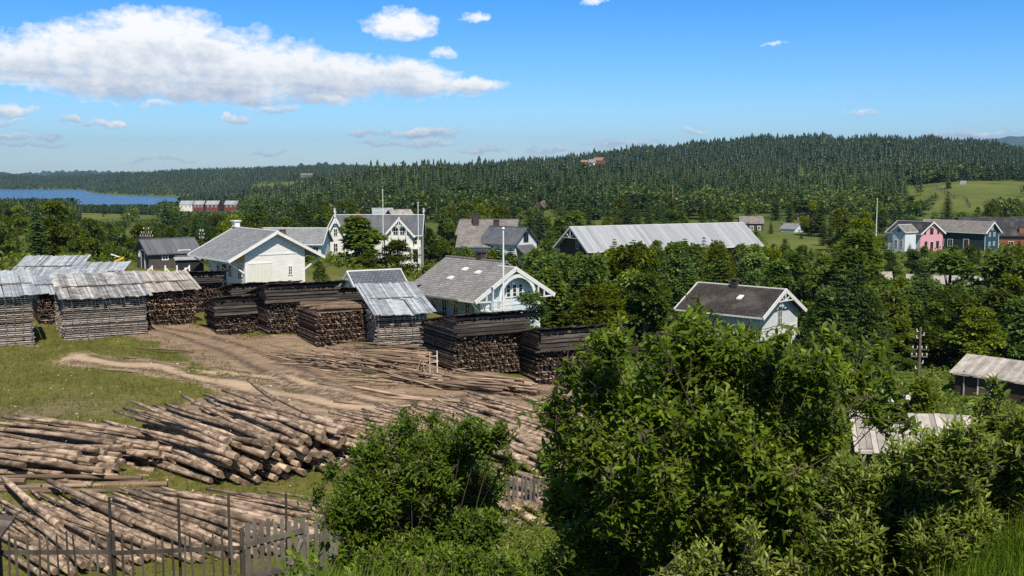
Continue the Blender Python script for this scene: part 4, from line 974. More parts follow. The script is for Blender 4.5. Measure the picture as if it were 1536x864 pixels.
# row of flat logs in front, fanning
gD = 'logs spread side by side behind the picket fence'
a, b = G(95, 862), G(610, 790); nD = 88
for i in range(nD):
    t = i/(nD-1); p = a.lerp(b, t); yw = 130+(151-130)*min(1, t*1.2)+rl.gauss(0, 2.2)
    bx_, by_ = p.x+rl.uniform(-.7, .7)*math.cos(R(yw)), p.y+rl.uniform(-.9, .9)
    place_log((bx_, by_), R(yw), 'pale barked log in the spread row just behind the picket fence', gD, rl.choice(LOGS[:4]+SHORT), .12+.20*(i % 3 == 1), scale=rl.uniform(.66, .92))
for i in range(150):
    t = rl.random(); p = a.lerp(b, t); yw = 126+26*min(1, t*1.2)+rl.uniform(-5, 5); s_ = rl.uniform(0, 2.2)
    place_log((p.x+s_*math.cos(R(yw))+rl.uniform(-.3, .3), p.y+s_*math.sin(R(yw))), R(yw), '', '', rl.choice(LOGS), .10, scale=rl.uniform(.6, .8), bulk=True)
for px, py, yw, zo in ((90, 806, 128, .36), (300, 812, 141, .36), (200, 800, 135, .36), (410, 806, 150, .36)):
    p = G(px, py); place_log((p.x, p.y), R(yw), 'bent log lying on top of the spread row behind the fence', gD, rl.choice(SHORT), zo)
# piles to the right, behind the bush and fence
gC = 'logs on the slope behind the bush'
pile(G(735, 668), G(905, 640), 132, 1, .27, .2, 'grey-brown log in the upper spread on the slope beyond the bush', gC, LOGS, 1.0, 7, bulk=True, scale=.78)
pile(G(560, 664), G(735, 654), 133, 1, .30, .2, 'log in the loose row between the high pile and the slope', gC, LOGS, .9, 8, bulk=True, scale=.8)
pile(G(750, 790), G(960, 745), 126, 2, .34, .26, 'pale log in the lower spread right behind the far fence', gC, LOGS, .6, 6)
pile(G(800, 712), G(960, 690), 128, 2, .26, .2, 'log in the middle of the slope, half hidden by branches', gC, LOGS, .8, 7, bulk=True)
def join_bulk(name):
    Vs, Fs, mi, off = [], [], [], 0
    for me, mt in BULK:
        k = np.array([v.co[:] for v in me.vertices]); m4 = np.array(mt); Vs += (k @ m4[:3, :3].T+m4[:3, 3]).tolist()
        for p in me.polygons: Fs.append([off+i for i in p.vertices]); mi.append(p.material_index)
        off += len(k)
    me = bpy.data.meshes.new(name); me.from_pydata(Vs, [], Fs); me.materials.append(M['log']); me.materials.append(M['logend']); me.polygons.foreach_set('material_index', mi)
    me.polygons.foreach_set('use_smooth', [len(f) == 4 for f in Fs]); at = me.attributes.new('tint', 'FLOAT', 'FACE'); at.data.foreach_set('value', [.3+.5*((i//97*37) % 11)/11 for i in range(len(Fs))]); tag(link(name, me), kind='stuff')
join_bulk('lying_logs')
# thin light poles on the grass
gP = 'thin light poles on the grass'
for px, py, yw in ((255, 738, 178), (250, 733, 179.5), (222, 727, 181), (215, 723, 178), (250, 741, 177.5), (225, 713, 180), (60, 737, 180), (40, 728, 179)):
    p = G(px, py); place_log((p.x, p.y), R(yw), 'long thin light pole lying level on the grass between the log piles', gP, POLES[5], .07, name='pole', cat='pole', scale=1.25)
# messy poles beside the road
gM = 'tangled poles beside the dirt road'
q0, q1 = G(450, 540), G(635, 578)
for (px0, py0, n_, sx_, sy_, top_, mess) in ((500, 540, 22, .9, .5, .35, .35), (548, 556, 34, .9, .6, .8, .5), (600, 557, 34, .9, .6, .65, .3), (642, 576, 26, .8, .45, .75, .2), (640, 582, 8, 1.2, .3, .2, .3)):
    for i in range(n_):
        q0 = G(px0, py0); u_, v_ = rl.gauss(0, 1), rl.gauss(0, 1); px_ = q0.x+u_*sx_; py_ = q0.y+v_*sy_; messy = rl.random() < mess
        place_log((px_, py_), R(rl.uniform(60, 200) if messy else rl.gauss(157, 9)), 'thin brown pole in the tangled heap beside the dirt road', gM, rl.choice(POLES), .06+rl.random()*top_*math.exp(-.5*(u_*u_+v_*v_)), pitch=R(rl.uniform(-4, 7)), name='pole', cat='pole', scale=rl.uniform(.45, .75))
for i in range(34):
    p = G(rl.uniform(630, 650), rl.uniform(540, 560)); place_log((p.x+rl.uniform(-.3, .4), p.y+rl.uniform(-.8, .8)), R(rl.gauss(165, 4)), 'pole in the neat bundle at the foot of the big dark stack', 'poles bundled by the big dark stack', rl.choice(POLES), .07+rl.random()*.75, name='pole', cat='pole', scale=rl.uniform(.6, .85))
gF = 'brown poles heaped before the big dark stack'
for i in range(58):
    t = rl.random(); p = G(735, 590).lerp(G(812, 592), t); r_ = rl.random()
    place_log((p.x+rl.gauss(0, .15), p.y+rl.gauss(0, .5)), R(rl.gauss(153, 5)), 'brown pole in the heap with ragged ends before the big dark stack', gF, rl.choice(POLES), .06+r_*.75*(1-abs(t-.5)), pitch=R(-2*r_), name='pole', cat='pole', scale=rl.uniform(.6, .9))
for (px, py, yw) in ((285, 545, 160), (290, 530, 150), (820, 622, 152), (760, 612, 160), (705, 606, 165), (690, 622, 155), (270, 562, 170), (60, 520, 175), (48, 516, 168), (640, 600, 150), (610, 590, 158), (860, 640, 150), (880, 628, 155)):
    p = G(px, py); place_log((p.x, p.y), R(yw), 'single pole lying alone on the bare ground', 'stray poles on the ground', rl.choice(POLES), .05, name='pole', cat='pole')
# little white sawhorse by the stack
g0 = G(645, 562); sr = thing('ladder', 'short grey ladder leaning against the big dark stack', 'ladder', g0, R(20))
for x in (0, .38): MB().beam((x, 0, 0), (x+.12, .45, 1.1), .05, .06).build('rail', M['slat'], sr)
k = MB()
for i in range(3): k.beam((.06+.035*i, .12+.13*i, .3+.28*i), (.40+.035*i, .12+.13*i, .3+.28*i), .04, .04)
k.build('rungs', M['slat'], sr)
g0 = G(640, 506); 
# ------------------------------------------------------------------ fences
def fence(name, label, pts, spacing, hgt, w=.075, t=.022, rails=(.35, .85), group=None, mat='picket', jit=.06, post=2.2, lean=.02):
    """pts: ground polyline; pickets are single parts"""
    root = thing(name, label, 'fence', (pts[0][0], pts[0][1], h(*pts[0][:2])), 0, group); O = root.location
    seg = []; 
    for (a, b) in zip(pts[:-1], pts[1:]):
        a, b = Vector(a[:2]), Vector(b[:2]); L = (b-a).length; u = (b-a)/L; s = 0
        yaw = math.atan2(u.y, u.x); nn = Vector((-u.y, u.x))
        while s < L:
            p = a+u*s; z = h(p.x, p.y); hh = hgt*rl.uniform(1-jit, 1+jit); ww = w*rl.uniform(.75, 1.2)
            m = MB(Matrix.Translation(Vector((p.x-O.x, p.y-O.y, z-O.z))) @ Matrix.Rotation(yaw, 4, 'Z') @ Matrix.Rotation(rl.gauss(0, lean), 4, 'Y'))
            m.add([(-ww/2, -t, -.15), (ww/2, -t, -.15), (ww/2, 0, -.15), (-ww/2, 0, -.15), (-ww/2, -t, hh-.03), (ww/2, -t, hh-.03*rl.random()), (ww/2, 0, hh-.03), (-ww/2, 0, hh-.03), (rl.uniform(-.3, .3)*ww, -t/2, hh+.02)], [(3, 2, 1, 0), (0, 1, 5, 4), (1, 2, 6, 5), (2, 3, 7, 6), (3, 0, 4, 7), (4, 5, 8), (5, 6, 8), (6, 7, 8), (7, 4, 8)])
            m.build('picket', M[mat], root); s += spacing*rl.uniform(.9, 1.12)
        for r_ in rails:
            k = max(1, int(L/2.2))
            for i in range(k):
                p0, p1 = a+u*(L*i/k), a+u*(L*(i+1)/k)
                MB().beam((p0.x-O.x+nn.x*.03, p0.y-O.y+nn.y*.03, h(p0.x, p0.y)-O.z+hgt*r_), (p1.x-O.x+nn.x*.03, p1.y-O.y+nn.y*.03, h(p1.x, p1.y)-O.z+hgt*r_+rl.uniform(-.03, .03)), .045, .085).build('rail', M[mat], root)
        if post:
            k = max(1, int(L/post))
            for i in range(k+1):
                p = a+u*(L*i/k); MB().tube([(p.x-O.x+nn.x*.11, p.y-O.y+nn.y*.11, h(p.x, p.y)-O.z-.3), (p.x-O.x+nn.x*.11, p.y-O.y+nn.y*.11, h(p.x, p.y)-O.z+hgt*1.0)], [.06, .05], 7).build('post', M[mat], root)
    return root
def onh(px, Y): return ((px-768)/F_PX*Y, Y)
fence('picket_fence', 'grey picket fence with widely spaced pickets in front of the spread logs', [onh(-30, 20.6), onh(150, 21.2), onh(352, 22.2)], .185, 1.62, .042, rails=(.36, .74), jit=.05, mat='darkpicket', lean=.03)
fence('picket_fence', 'close-set grey picket fence panel running from the gate into the bush', [onh(453, 22.8), onh(530, 23.4)], .13, 1.85, .08, rails=(.35, .83), post=0)
fence('picket_fence', 'dark narrow-spaced picket fence on the slope behind the bush', [onh(690, 30.5), onh(850, 32), onh(985, 34)], .135, 1.15, .07, rails=(.3, .8))
gp = onh(358, 22.3); gt = thing('gate', 'wooden picket gate with slanted brace, closing the grey fence', 'gate', (gp[0], gp[1], h(*gp)), math.atan2(.55, 1.25)*.7)
for i in range(9):
    x = .02+i*.142; hh = 1.82*rl.uniform(.96, 1.03); MB().box((x, 0, hh/2-.05), (.085 if i not in (0, 8) else .11, .03, hh)).build('picket', M['picket'], gt)
for z0, z1 in ((.6, .72), (1.3, 1.5)): MB().beam((0, -.035, z0), (1.16, -.035, z1), .04, .11).build('rail', M['picket'], gt)
MB().beam((.62, -.075, .1), (1.12, -.075, 1.32), .035, .075).build('brace', M['slat'], gt)
for px, Y, hh in ((143, 21.4, 2.3), (250, 21.9, 2.35), (328, 22.3, 2.35), (417, 22.75, 2.4)):
    q = onh(px, Y); r_ = MB().tube([(0, 0, -.3), (.01, 0, hh)], [.035, .028], 7).build('fence_stake', M['darkboard']); r_.location = (q[0], q[1]+.15, h(q[0], q[1])); tag(r_, 'thin dark stake standing taller than the picket fence', 'stake', 'tall stakes along the picket fence')
# hut corner at the frame edge
q = P(-50, 826, 19.6); hr = thing('hut', 'corner of a dark hut with pale board roof in front of the fence', 'hut', (q.x-.9, q.y, h(q.x-.9, q.y)), R(12))
tz = q.z-hr.location.z
MB().box((0, .6, tz/2-.3), (2.2, 1.6, tz+.3)).build('wall', M['dark'], hr)
k = MB()
for i in range(7): k.slab([(-1.3, -.35+i*.32, tz+.55), (1.28, -.35+i*.32, tz-.02), (1.28, -.35+i*.32+.3, tz-.02), (-1.3, -.35+i*.32+.3, tz+.55)], (0, 0, -.05))
k.build('roof', M['greyboard'], hr)
st_ = P(22, 800, 20.2)
def rock(name, label, loc, size, seed, cat='rock', mat='rock', group=None):
    rg = np.random.default_rng(seed); 
    import bmesh
    bm = bmesh.new(); bmesh.ops.create_icosphere(bm, subdivisions=3, radius=1)
    ph = rg.uniform(0, 6, 6)
    for v in bm.verts:
        c = v.co; f = 1+.16*math.sin(c.x*3+ph[0])*math.sin(c.y*3.3+ph[1])+.10*math.sin(c.z*5+ph[2]+c.x*4)+.06*math.sin(c.y*9+ph[3]); v.co = Vector((c.x*size[0]*f, c.y*size[1]*f, c.z*size[2]*f))
    me = bpy.data.meshes.new(name); bm.to_mesh(me); bm.free(); me.materials.append(M[mat]); o = link(name, me); o.location = loc; o.rotation_euler = (0, 0, rg.uniform(0, 6)); tag(o, label, cat, group); return o
rock('stone', 'rounded pale stone lying on the board roof of the dark hut', (st_.x-.62, 20.0, P(-18, 810, 20.0).z), (.13, .12, .09), 3, 'stone')
for i, (px, py, w_, h_) in enumerate(((815, 299, 3.4, 1.6), (806, 304, 3.6, 1.5), (826, 300, 3.0, 1.4), (798, 311, 3.2, 1.3), (818, 309, 3.8, 1.5), (832, 306, 2.6, 1.2), (790, 314, 2.8, 1.1))):
    q = P(px, py, 480+8*i); zz = h(q.x, q.y); rock('rock', 'bare grey rock outcrop on the wooded slope above the grey-roofed house', (q.x, q.y, zz+.2+max(0, q.z-zz)*.4), (w_*.42, 2.2, h_*.4+max(0, q.z-zz)*.32), 60+i, group='rocks of the bare outcrop')
# meadow path fence
fence('pole_fence', 'dark rail fence zigzagging down the green meadow', [(P(p, y, Yq).x, Yq) for p, y, Yq in ((1390, 280, 640), (1405, 284, 622), (1418, 292, 590), (1432, 299, 560), (1449, 299, 555), (1456, 312, 505))], 5, 1.9, .22, .22, rails=(.5, .92), mat='greyboard', post=0, lean=0)
# ------------------------------------------------------------------ trees one can tell apart
# (px0, px1, distance of what must stay visible, lowest picture row it shows)
CLEAR = [(285, 495, 96, 440), (190, 302, 112, 410), (484, 662, 178, 398), (396, 500, 163, 374), (682, 812, 164, 368), (828, 900, 189, 374), (900, 1142, 195, 358),
         (1326, 1426, 246, 368), (1420, 1512, 250, 368), (1455, 1560, 272, 360), (1100, 1160, 338, 334), (1162, 1206, 328, 346), (1318, 1362, 149, 414), (1432, 1484, 149, 424),
         (1008, 1214, 100, 560), (1408, 1545, 90, 612), (1334, 1402, 84, 580), (600, 835, 92, 500), (770, 820, 240, 340), (1150, 1262, 245, 358), (500, 615, 106, 436), (-40, 240, 96, 440), (575, 640, 230, 318), (865, 912, 930, 246), (266, 364, 878, 318)]
FARCLEAR = [(1362, 1400, 480, 300), (1400, 1475, 480, 319), (1475, 1560, 480, 298), (-60, 115, 1400, 298), (115, 235, 1400, 308), (235, 270, 1400, 304), (118, 190, 556, 331), (205, 240, 596, 329), (784, 842, 478, 314)]
def top_limit(px, Y, half, lst):
    lim = -1e9
    for a, b, Yb, py in lst:
        if a-half < px < b+half and Y < Yb: lim = max(lim, py)
    return lim
def blocked(px, Y, half):
    return any(a-half*1.3 < px < b+half*1.3 and Yb-8 < Y < Yb+14 for a, b, Yb, py in CLEAR[:17])
def region(kind, px, Y):
    k = {'leafy': 'leafy green tree', 'spruce': 'dark spruce'}[kind]
    if px < 500: w = 'in the woods between the stack roofs and the lake' if px < 250 else 'in the woods behind the barn and warehouse'
    elif Y > 215: w = 'on the wooded slope behind the villa' if px < 680 else ('on the slope above the grey-roofed house' if px < 850 else ('behind the long freight shed' if px < 1120 else ('near the tiny blue house and yellow field' if px < 1320 else 'by the meadow above the pink house')))
    elif px < 690: w = 'around the villa garden'
    elif px < 830: w = 'between station house and grey-roofed house'
    elif px < 1010: w = 'in the thicket below the freight shed gable'
    elif px < 1230: w = 'in the thicket behind the dark-roofed blue house'
    elif px < 1380: w = 'in the thicket between dark-roofed house and pink house'
    else: w = 'in the thicket below the dark blue house'
    return k+' '+w, kind+' trees '+w
def put(kind, px, Y, top, label, var=None, wide=1.0, group=None):
    b = GY(px, Y); t = P(px, top, Y); return tree(kind, b, max(t.z-b.z, 1.0), label, group, var, wide)
put('leafy', 533, 134, 316, 'broad dark pointed tree hiding the middle of the villa', 3, 2.2)
put('leafy', 597, 136, 357, 'round green tree in front of the villa gable', 4, 2.0)
put('leafy', 553, 130, 372, 'low yellowish green tree between the dark pointed tree and the round tree', 0, 1.6)
put('leafy', 476, 89, 388, 'small round bush-like tree at the corner of the white warehouse', 0, .95)
put('leafy', 794, 72, 432, 'young light green tree before the gable wall of the station house', 1, 1.7)
put('leafy', 1292, 122, 334, 'tallest dark pointed tree in the thicket, between the dark-roofed house and the pink house', 3, 1.35)
put('leafy', 1428, 116, 368, 'large dense dark tree above the old timber shed', 2, 1.5)
put('leafy', 1250, 128, 385, 'tall dark tree directly behind the white gable truss of the blue house', 2, 1.1)
put('leafy', 1392, 60, 560, 'round bush growing between the utility pole and the bleached plank roof', 0, .95)
put('leafy', 1442, 95, 432, 'tall dense green tree behind the utility pole and the old shed', 1, 1.35, 'tall trees behind the old shed')
put('leafy', 1503, 97, 424, 'tall dense green tree behind the utility pole and the old shed', 2, 1.35, 'tall trees behind the old shed')
put('leafy', 1536, 93, 440, 'tall dense green tree behind the utility pole and the old shed', 4, 1.35, 'tall trees behind the old shed')
put('leafy', 1352, 97, 468, 'tall dense green tree behind the utility pole and the old shed', 2, 1.35, 'tall trees behind the old shed')
put('leafy', 1328, 94, 505, 'tall dense green tree behind the utility pole and the old shed', 0, 1.35, 'tall trees behind the old shed')
put('leafy', 1408, 99, 446, 'tall dense green tree behind the utility pole and the old shed', 3, 1.35, 'tall trees behind the old shed')
put('leafy', 1475, 92, 455, 'tall dense green tree behind the utility pole and the old shed', 0, 1.35, 'tall trees behind the old shed')
put('leafy', 1372, 93, 520, 'tall dense green tree behind the utility pole and the old shed', 1, 1.35, 'tall trees behind the old shed')
put('leafy', 1222, 97, 470, 'tall dense green tree behind the utility pole and the old shed', 4, 1.35, 'tall trees behind the old shed')
put('leafy', 1565, 96, 430, 'tall dense green tree behind the utility pole and the old shed', 1, 1.35, 'tall trees behind the old shed')
put('leafy', 1490, 440, 300, 'green tree at the lower edge of the meadow', 1, 1.3, 'trees at the meadow edge')
put('leafy', 1522, 446, 296, 'green tree at the lower edge of the meadow', 0, 1.3, 'trees at the meadow edge')
put('leafy', 1466, 452, 309, 'green tree at the lower edge of the meadow', 4, 1.3, 'trees at the meadow edge')
put('leafy', 1380, 442, 299, 'green tree at the lower edge of the meadow', 2, 1.3, 'trees at the meadow edge')
put('leafy', 1366, 448, 291, 'green tree at the lower edge of the meadow', 3, 1.3, 'trees at the meadow edge')
put('leafy', 1507, 430, 304, 'green tree at the lower edge of the meadow', 2, 1.3, 'trees at the meadow edge')
put('leafy', 133, 150, 322, 'big light green tree rising above the pale stack roofs', 1, 1.15)
put('leafy', 58, 160, 328, 'dark round tree above the farthest pale stack roof', 0, 1.1)
put('spruce', 250, 430, 297, 'dark spruce standing out against the lake', 3, 1.1)
put('leafy', 428, 210, 320, 'light green tree above the warehouse roof', 1, 1.1)
put('spruce', 1420, 430, 284, 'dark spruce in the middle of the green meadow', 2, 1.1)
rt = random.Random(21); placed = []
def scatter(n, px0, px1, Y0, Y1, hmin, hmax, pspruce, power=1.0, mind=3.2, tries=40):
    c = 0
    for _ in range(n*tries):
        if c >= n: break
        Y = math.sqrt(rt.uniform(Y0**2, Y1**2)) if power == 1 else Y0+(Y1-Y0)*rt.random()**power
        px = rt.uniform(px0, px1); kind = 'spruce' if rt.random() < pspruce else 'leafy'
        b = GY(px, Y); hh = rt.uniform(hmin, hmax); half = hh*.26*F_PX/Y
        if blocked(px, Y, half*.5): continue
        if any((b.x-q[0])**2+(b.y-q[1])**2 < mind**2 for q in placed): continue
        lim = top_limit(px, Y, half*.55, CLEAR+FARCLEAR); top = b+Vector((0, 0, hh)); py = PYof(top)
        if py < lim:
            zt = P(px, lim+rt.uniform(-6, 14), Y).z-b.z
            if zt < 1.6: continue
            hh = min(hh, zt)
        placed.append((b.x, b.y)); lab, grp = region(kind, px, Y)
        if kind == 'leafy' and hh < 4.2: lab, grp = lab.replace('leafy green tree', 'low green bush'), grp.replace('leafy trees', 'low bushes')
        tree(kind, b, hh, lab, grp, None, rt.uniform(.9, 1.25)*(1.25 if hh < 3.5 else 1)); c += 1
    return c
scatter(40, 815, 1006, 84, 108, 5, 10.5, .15, 1, 2.6)
scatter(28, 1218, 1400, 88, 112, 6, 11, .2, 1, 2.6)
scatter(14, 1412, 1570, 98, 118, 7, 13, .3, 1, 2.8)
scatter(120, 800, 1570, 104, 190, 7, 13, .34, 1.2)
scatter(45, 640, 840, 100, 172, 4.5, 9, .3, 1)
scatter(22, 480, 720, 186, 260, 5, 9, .4, 1)
scatter(95, 660, 1570, 190, 330, 6, 11, .6, 1, 4)
scatter(70, 480, 1570, 300, 425, 7, 12, .65, 1, 5)
scatter(135, -50, 500, 125, 425, 6, 12, .58, 1.1, 3.6)
scatter(10, 640, 760, 88, 100, 3, 5.5, .2, 1)
print('trees', NTREE, 'logs', NLOG)

# ------------------------------------------------------------------ the far woods: one mass each
def lod_spruce(levels, per, rg, wid=.17):
    V = []; Fc = []; T = []
    for l in range(levels):
        t = (l+.2)/levels; z = .8+t*9.0; rr = wid*10*(1-t)**.8+.15; a0 = rg.uniform(0, 6.28)
        for k in range(per):
            a = a0+6.283*k/per+rg.normal(0, .2); r2 = rr*rg.uniform(.7, 1.15); da = 3.6/per*.8; zz = 9.6/levels
            b = len(V); V += [(0, 0, z+zz*1.25), (math.cos(a-da)*r2*.7, math.sin(a-da)*r2*.7, z-.1*r2), (math.cos(a)*r2, math.sin(a)*r2, z-.42*r2), (math.cos(a+da)*r2*.7, math.sin(a+da)*r2*.7, z-.1*r2)]
            Fc += [(b, b+1, b+2), (b, b+2, b+3)]; q = rg.uniform(-.18, .18); T += [q, q]
    return np.array(V), np.array(Fc), np.array(T)
def lod_leafy(n, rg, leaf):
    nl = 10; c = np.stack([rg.normal(0, .85, nl), rg.normal(0, .85, nl), rg.uniform(2.4, 6.6, nl)], -1); li = rg.integers(0, nl, n)
    u = unit(rg.normal(size=(n, 3))); u[:, 2] = u[:, 2]*.8+.2; pos = c[li]+u*1.35
    V, Fc = leaves(pos, unit(u+rg.normal(0, .5, (n, 3))), unit(np.array([0, 0, 1.])+u*.6), leaf*rg.uniform(.6, 1.2, n), .7, DIA, DIAT)
    lt = rg.uniform(-.2, .2, nl); return V, Fc, np.repeat(lt[li]+rg.normal(0, .1, n), 2)
rgf = np.random.default_rng(77)
pxb = np.arange(-120, 1700, 8.); Yb = np.arange(250, 3600, 12.)
el = (H(((pxb[:, None]-768)/F_PX)*Yb[None], np.repeat(Yb[None], len(pxb), 0))-10)/Yb[None]
runmax = np.maximum.accumulate(el, 1)
def forest(name, px0, px1, Y0, Y1, spacing, ht, pleaf, lods, tint0, reject=None, dens=None):
    area = (px1-px0)/F_PX*(Y1**2-Y0**2)/2; n = int(area/spacing**2)
    Y = np.sqrt(rgf.uniform(Y0**2, Y1**2, n)); px = rgf.uniform(px0, px1, n); X = (px-768)/F_PX*Y; Z = H(X, Y)
    sp = np.sin(X*.011+Y*.007)*np.sin(Y*.013-X*.008)+.7*np.sin(X*.037-Y*.021)*np.sin(Y*.031+X*.017); isleaf = rgf.random(n) < np.clip(pleaf(px, Y)+.25*sp, 0, 1)
    hh = (ht[0]+(ht[1]-ht[0])*rgf.random(n)**1.6)*(1+.22*np.sin(X*.05+Y*.021)*np.sin(Y*.043-X*.03))*np.where(isleaf, .72, 1)
    ok = Z > -34.2; ok &= rgf.random(n) < np.clip(1.08+.5*np.sin(X*.023+1.3*np.sin(Y*.012))*np.sin(Y*.019+X*.008), .25, 1)
    i = np.clip(((px+120)/8).astype(int), 0, len(pxb)-1); j = np.clip(((Y-250)/12).astype(int)-2, 0, len(Yb)-1)
    ok &= (Z+hh-10)/Y > runmax[i, j]-.0012
    for a, b, Yc, py in FARCLEAR+[CLEAR[-1], CLEAR[-2]]+CLEAR[6:12]:
        zt = 10-(py-258)/F_PX*Y-Z; inn = (px > a-3) & (px < b+3) & (Y < Yc)
        hh = np.where(inn, np.minimum(hh, zt+rgf.uniform(-.5, 1.2, n)), hh)
    ok &= hh > 2.2
    for a, b, c, d in FIELDS: ok &= ~((px > a) & (px < b) & (Y > c) & (Y < d))
    ok &= ~((px > 1358) & (Y > 470) & (Y < 705) & (rgf.random(n) > .02))
    for a, b, Yc in ((266, 364, 885), (864, 912, 925), (1443, 1458, 640)): ok &= ~((px > a) & (px < b) & (np.abs(Y-Yc) < 14))
    if reject is not None: ok &= ~reject(px, Y)
    idx = np.where(ok)[0]; Vs = []; Fs = []; Ts = []; off = 0
    for q in idx:
        v, f_, t_ = lods[1][rgf.integers(len(lods[1]))] if isleaf[q] else lods[0][rgf.integers(len(lods[0]))]
        s = hh[q]/(8.0 if isleaf[q] else 10.0); a = rgf.uniform(0, 6.28); ca, sa = math.cos(a)*s, math.sin(a)*s; w = rgf.uniform(.95, 1.75)
        Vs.append(np.stack([(v[:, 0]*ca-v[:, 1]*sa)*w+X[q], (v[:, 0]*sa+v[:, 1]*ca)*w+Y[q], v[:, 2]*s+Z[q]-.4], -1)); Fs.append(f_+off); off += len(v)
        base = tint0+(.22 if isleaf[q] else 0)+rgf.normal(0, .12)+.15*sp[q]
        Ts.append(np.clip(base+t_, 0, 1))
    if not Vs: return
    me = np_mesh(name, np.concatenate(Vs), np.concatenate(Fs), M['forest'], np.concatenate(Ts)); tag(link(name, me), kind='stuff'); print(name, len(idx), 'trees', len(me.polygons))
NEAR = ([lod_spruce(11, 7, rgf, w) for w in (.15, .18, .21)], [lod_leafy(130, rgf, 1.1) for _ in range(4)])
MID = ([lod_spruce(7, 6, rgf, w) for w in (.15, .19, .24)], [lod_leafy(60, rgf, 1.5) for _ in range(3)])
FARL = ([lod_spruce(5, 5, rgf, w) for w in (.17, .22, .25)], [lod_leafy(22, rgf, 2.3) for _ in range(3)])
lf = lambda px, Y: np.where(px < 470, .55, np.clip(.95-(Y-420)/380, .06, .9))
forest('valley_woods', -60, 1600, 415, 690, 6.2, (8, 14), lf, NEAR, .30)
forest('hillside_forest', -60, 1600, 690, 1080, 5.2, (7, 15), lambda px, Y: np.where(px < 440, .55, .42), MID, .12)
forest('ridge_forest', -60, 1600, 1080, 1720, 5.8, (8, 16), lambda px, Y: np.where(px < 440, .35, .26), FARL, .06)
forest('lakeside_forest', -60, 660, 1720, 3400, 11, (11, 17), lambda px, Y: .12+0*px, FARL, .22)

# ------------------------------------------------------------------ leafy things close to the camera
def lum(lst, Y, dy, rs, seed):
    r = random.Random(seed); out = []
    for px, py, q in lst:
        y = Y+r.uniform(-dy, dy); out.append((P(px, py, y), q/F_PX*y*rs))
    return out
T1 = [(836, 600, 28), (828, 680, 26), (842, 735, 34), (850, 640, 34), (870, 800, 40), (1150, 530, 30), (1118, 500, 22), (1190, 535, 26), (1215, 552, 30), (1172, 505, 12), (1048, 452, 10), (1030, 478, 14), (1086, 492, 14), (895, 500, 12), (930, 480, 10), (1000, 500, 12), (1135, 520, 14), (1258, 480, 8), (1312, 500, 8), (1335, 560, 14), (850, 545, 12), (1345, 610, 12), (1042, 472, 18), (1085, 520, 45), (1180, 560, 48), (1020, 512, 34), (985, 505, 22), (1160, 515, 20), (1050, 500, 40), (1000, 545, 55), (900, 545, 45), (882, 585, 36), (950, 600, 70), (1060, 580, 70), (1140, 555, 50), (1230, 545, 48), (1285, 565, 42), (1312, 600, 26), (1180, 610, 70), (1232, 640, 55), (1090, 660, 80), (980, 690, 80), (885, 655, 52), (880, 700, 40), (878, 745, 34), (930, 760, 75), (1040, 760, 85), (1150, 725, 85), (1240, 725, 58), (1140, 815, 80), (1020, 840, 80), (930, 835, 50), (1235, 815, 62), (1310, 522, 16), (1252, 505, 18), (1118, 512, 26), (920, 505, 24)]
L1 = lum(T1, 9.2, .85, .86, 1)
TF = [(1085, 700, 58), (1000, 715, 56), (1140, 680, 50), (1050, 645, 46), (960, 660, 46), (1120, 760, 56), (1030, 780, 58), (1190, 720, 46), (1180, 780, 50), (930, 740, 46), (1090, 610, 40), (985, 610, 36), (1170, 630, 40)]
L1 = L1+lum(TF, 8.5, .2, .9, 9)
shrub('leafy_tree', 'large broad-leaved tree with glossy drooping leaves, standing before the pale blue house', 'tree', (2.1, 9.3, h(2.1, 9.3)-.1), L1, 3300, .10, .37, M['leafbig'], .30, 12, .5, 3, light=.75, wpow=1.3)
T2 = [(606, 615, 10), (650, 622, 12), (700, 632, 14), (752, 640, 14), (560, 640, 12), (500, 700, 14), (478, 740, 12), (765, 690, 14), (612, 645, 36), (560, 675, 40), (680, 665, 52), (728, 655, 34), (640, 705, 66), (560, 735, 56), (525, 725, 30), (715, 725, 52), (600, 785, 66), (680, 795, 66), (545, 795, 46), (505, 765, 28), (735, 785, 32), (620, 845, 70), (530, 850, 42), (700, 855, 60)]
shrub('bush', 'dense round green bush standing before the log piles and picket gate', 'bush', (P(640, 864, 12).x, 12.2, h(P(640, 864, 12).x, 12.2)-.1), lum(T2, 12, .5, .95, 2), 2600, .088, .36, M['leafbush'], .26, 13, .3, 4)
T3 = [(1450, 775, 52), (1495, 735, 40), (1470, 830, 40), (1290, 725, 56), (1350, 695, 46), (1400, 675, 40), (1450, 655, 40), (1500, 625, 36), (1535, 645, 42), (1492, 575, 14), (1480, 605, 20), (1420, 725, 66), (1345, 775, 70), (1275, 805, 62), (1480, 695, 45), (1405, 805, 62), (1335, 845, 70), (1440, 845, 40), (1530, 695, 40)]
shrub('bush', 'grey-green willow-like bush with narrow leaves beside the grassy bank', 'bush', (P(1400, 864, 7.4).x, 7.6, h(P(1400, 864, 7.4).x, 7.6)-.1), lum(T3, 7.4, .45, .95, 3), 2100, .09, .27, M['leafwillow'], .24, 13, .25, 5, light=.7)
T4 = [(560+i*48, 846+8*math.sin(i*1.7), 34) for i in range(12)]
shrub('bush', 'low weedy shrubs along the bottom of the dark picket fence', 'bush', (P(780, 880, 9.5).x, 9.6, h(P(780, 880, 9.5).x, 9.6)-.05), lum(T4, 9.4, .5, 1.0, 4), 560, .075, .33, M['leafbush'], .2, 11, .15, 6, light=.9)
T5 = [(1130, 790, 22), (1060, 830, 30), (1140, 850, 36), (1010, 850, 28), (1185, 850, 30)]
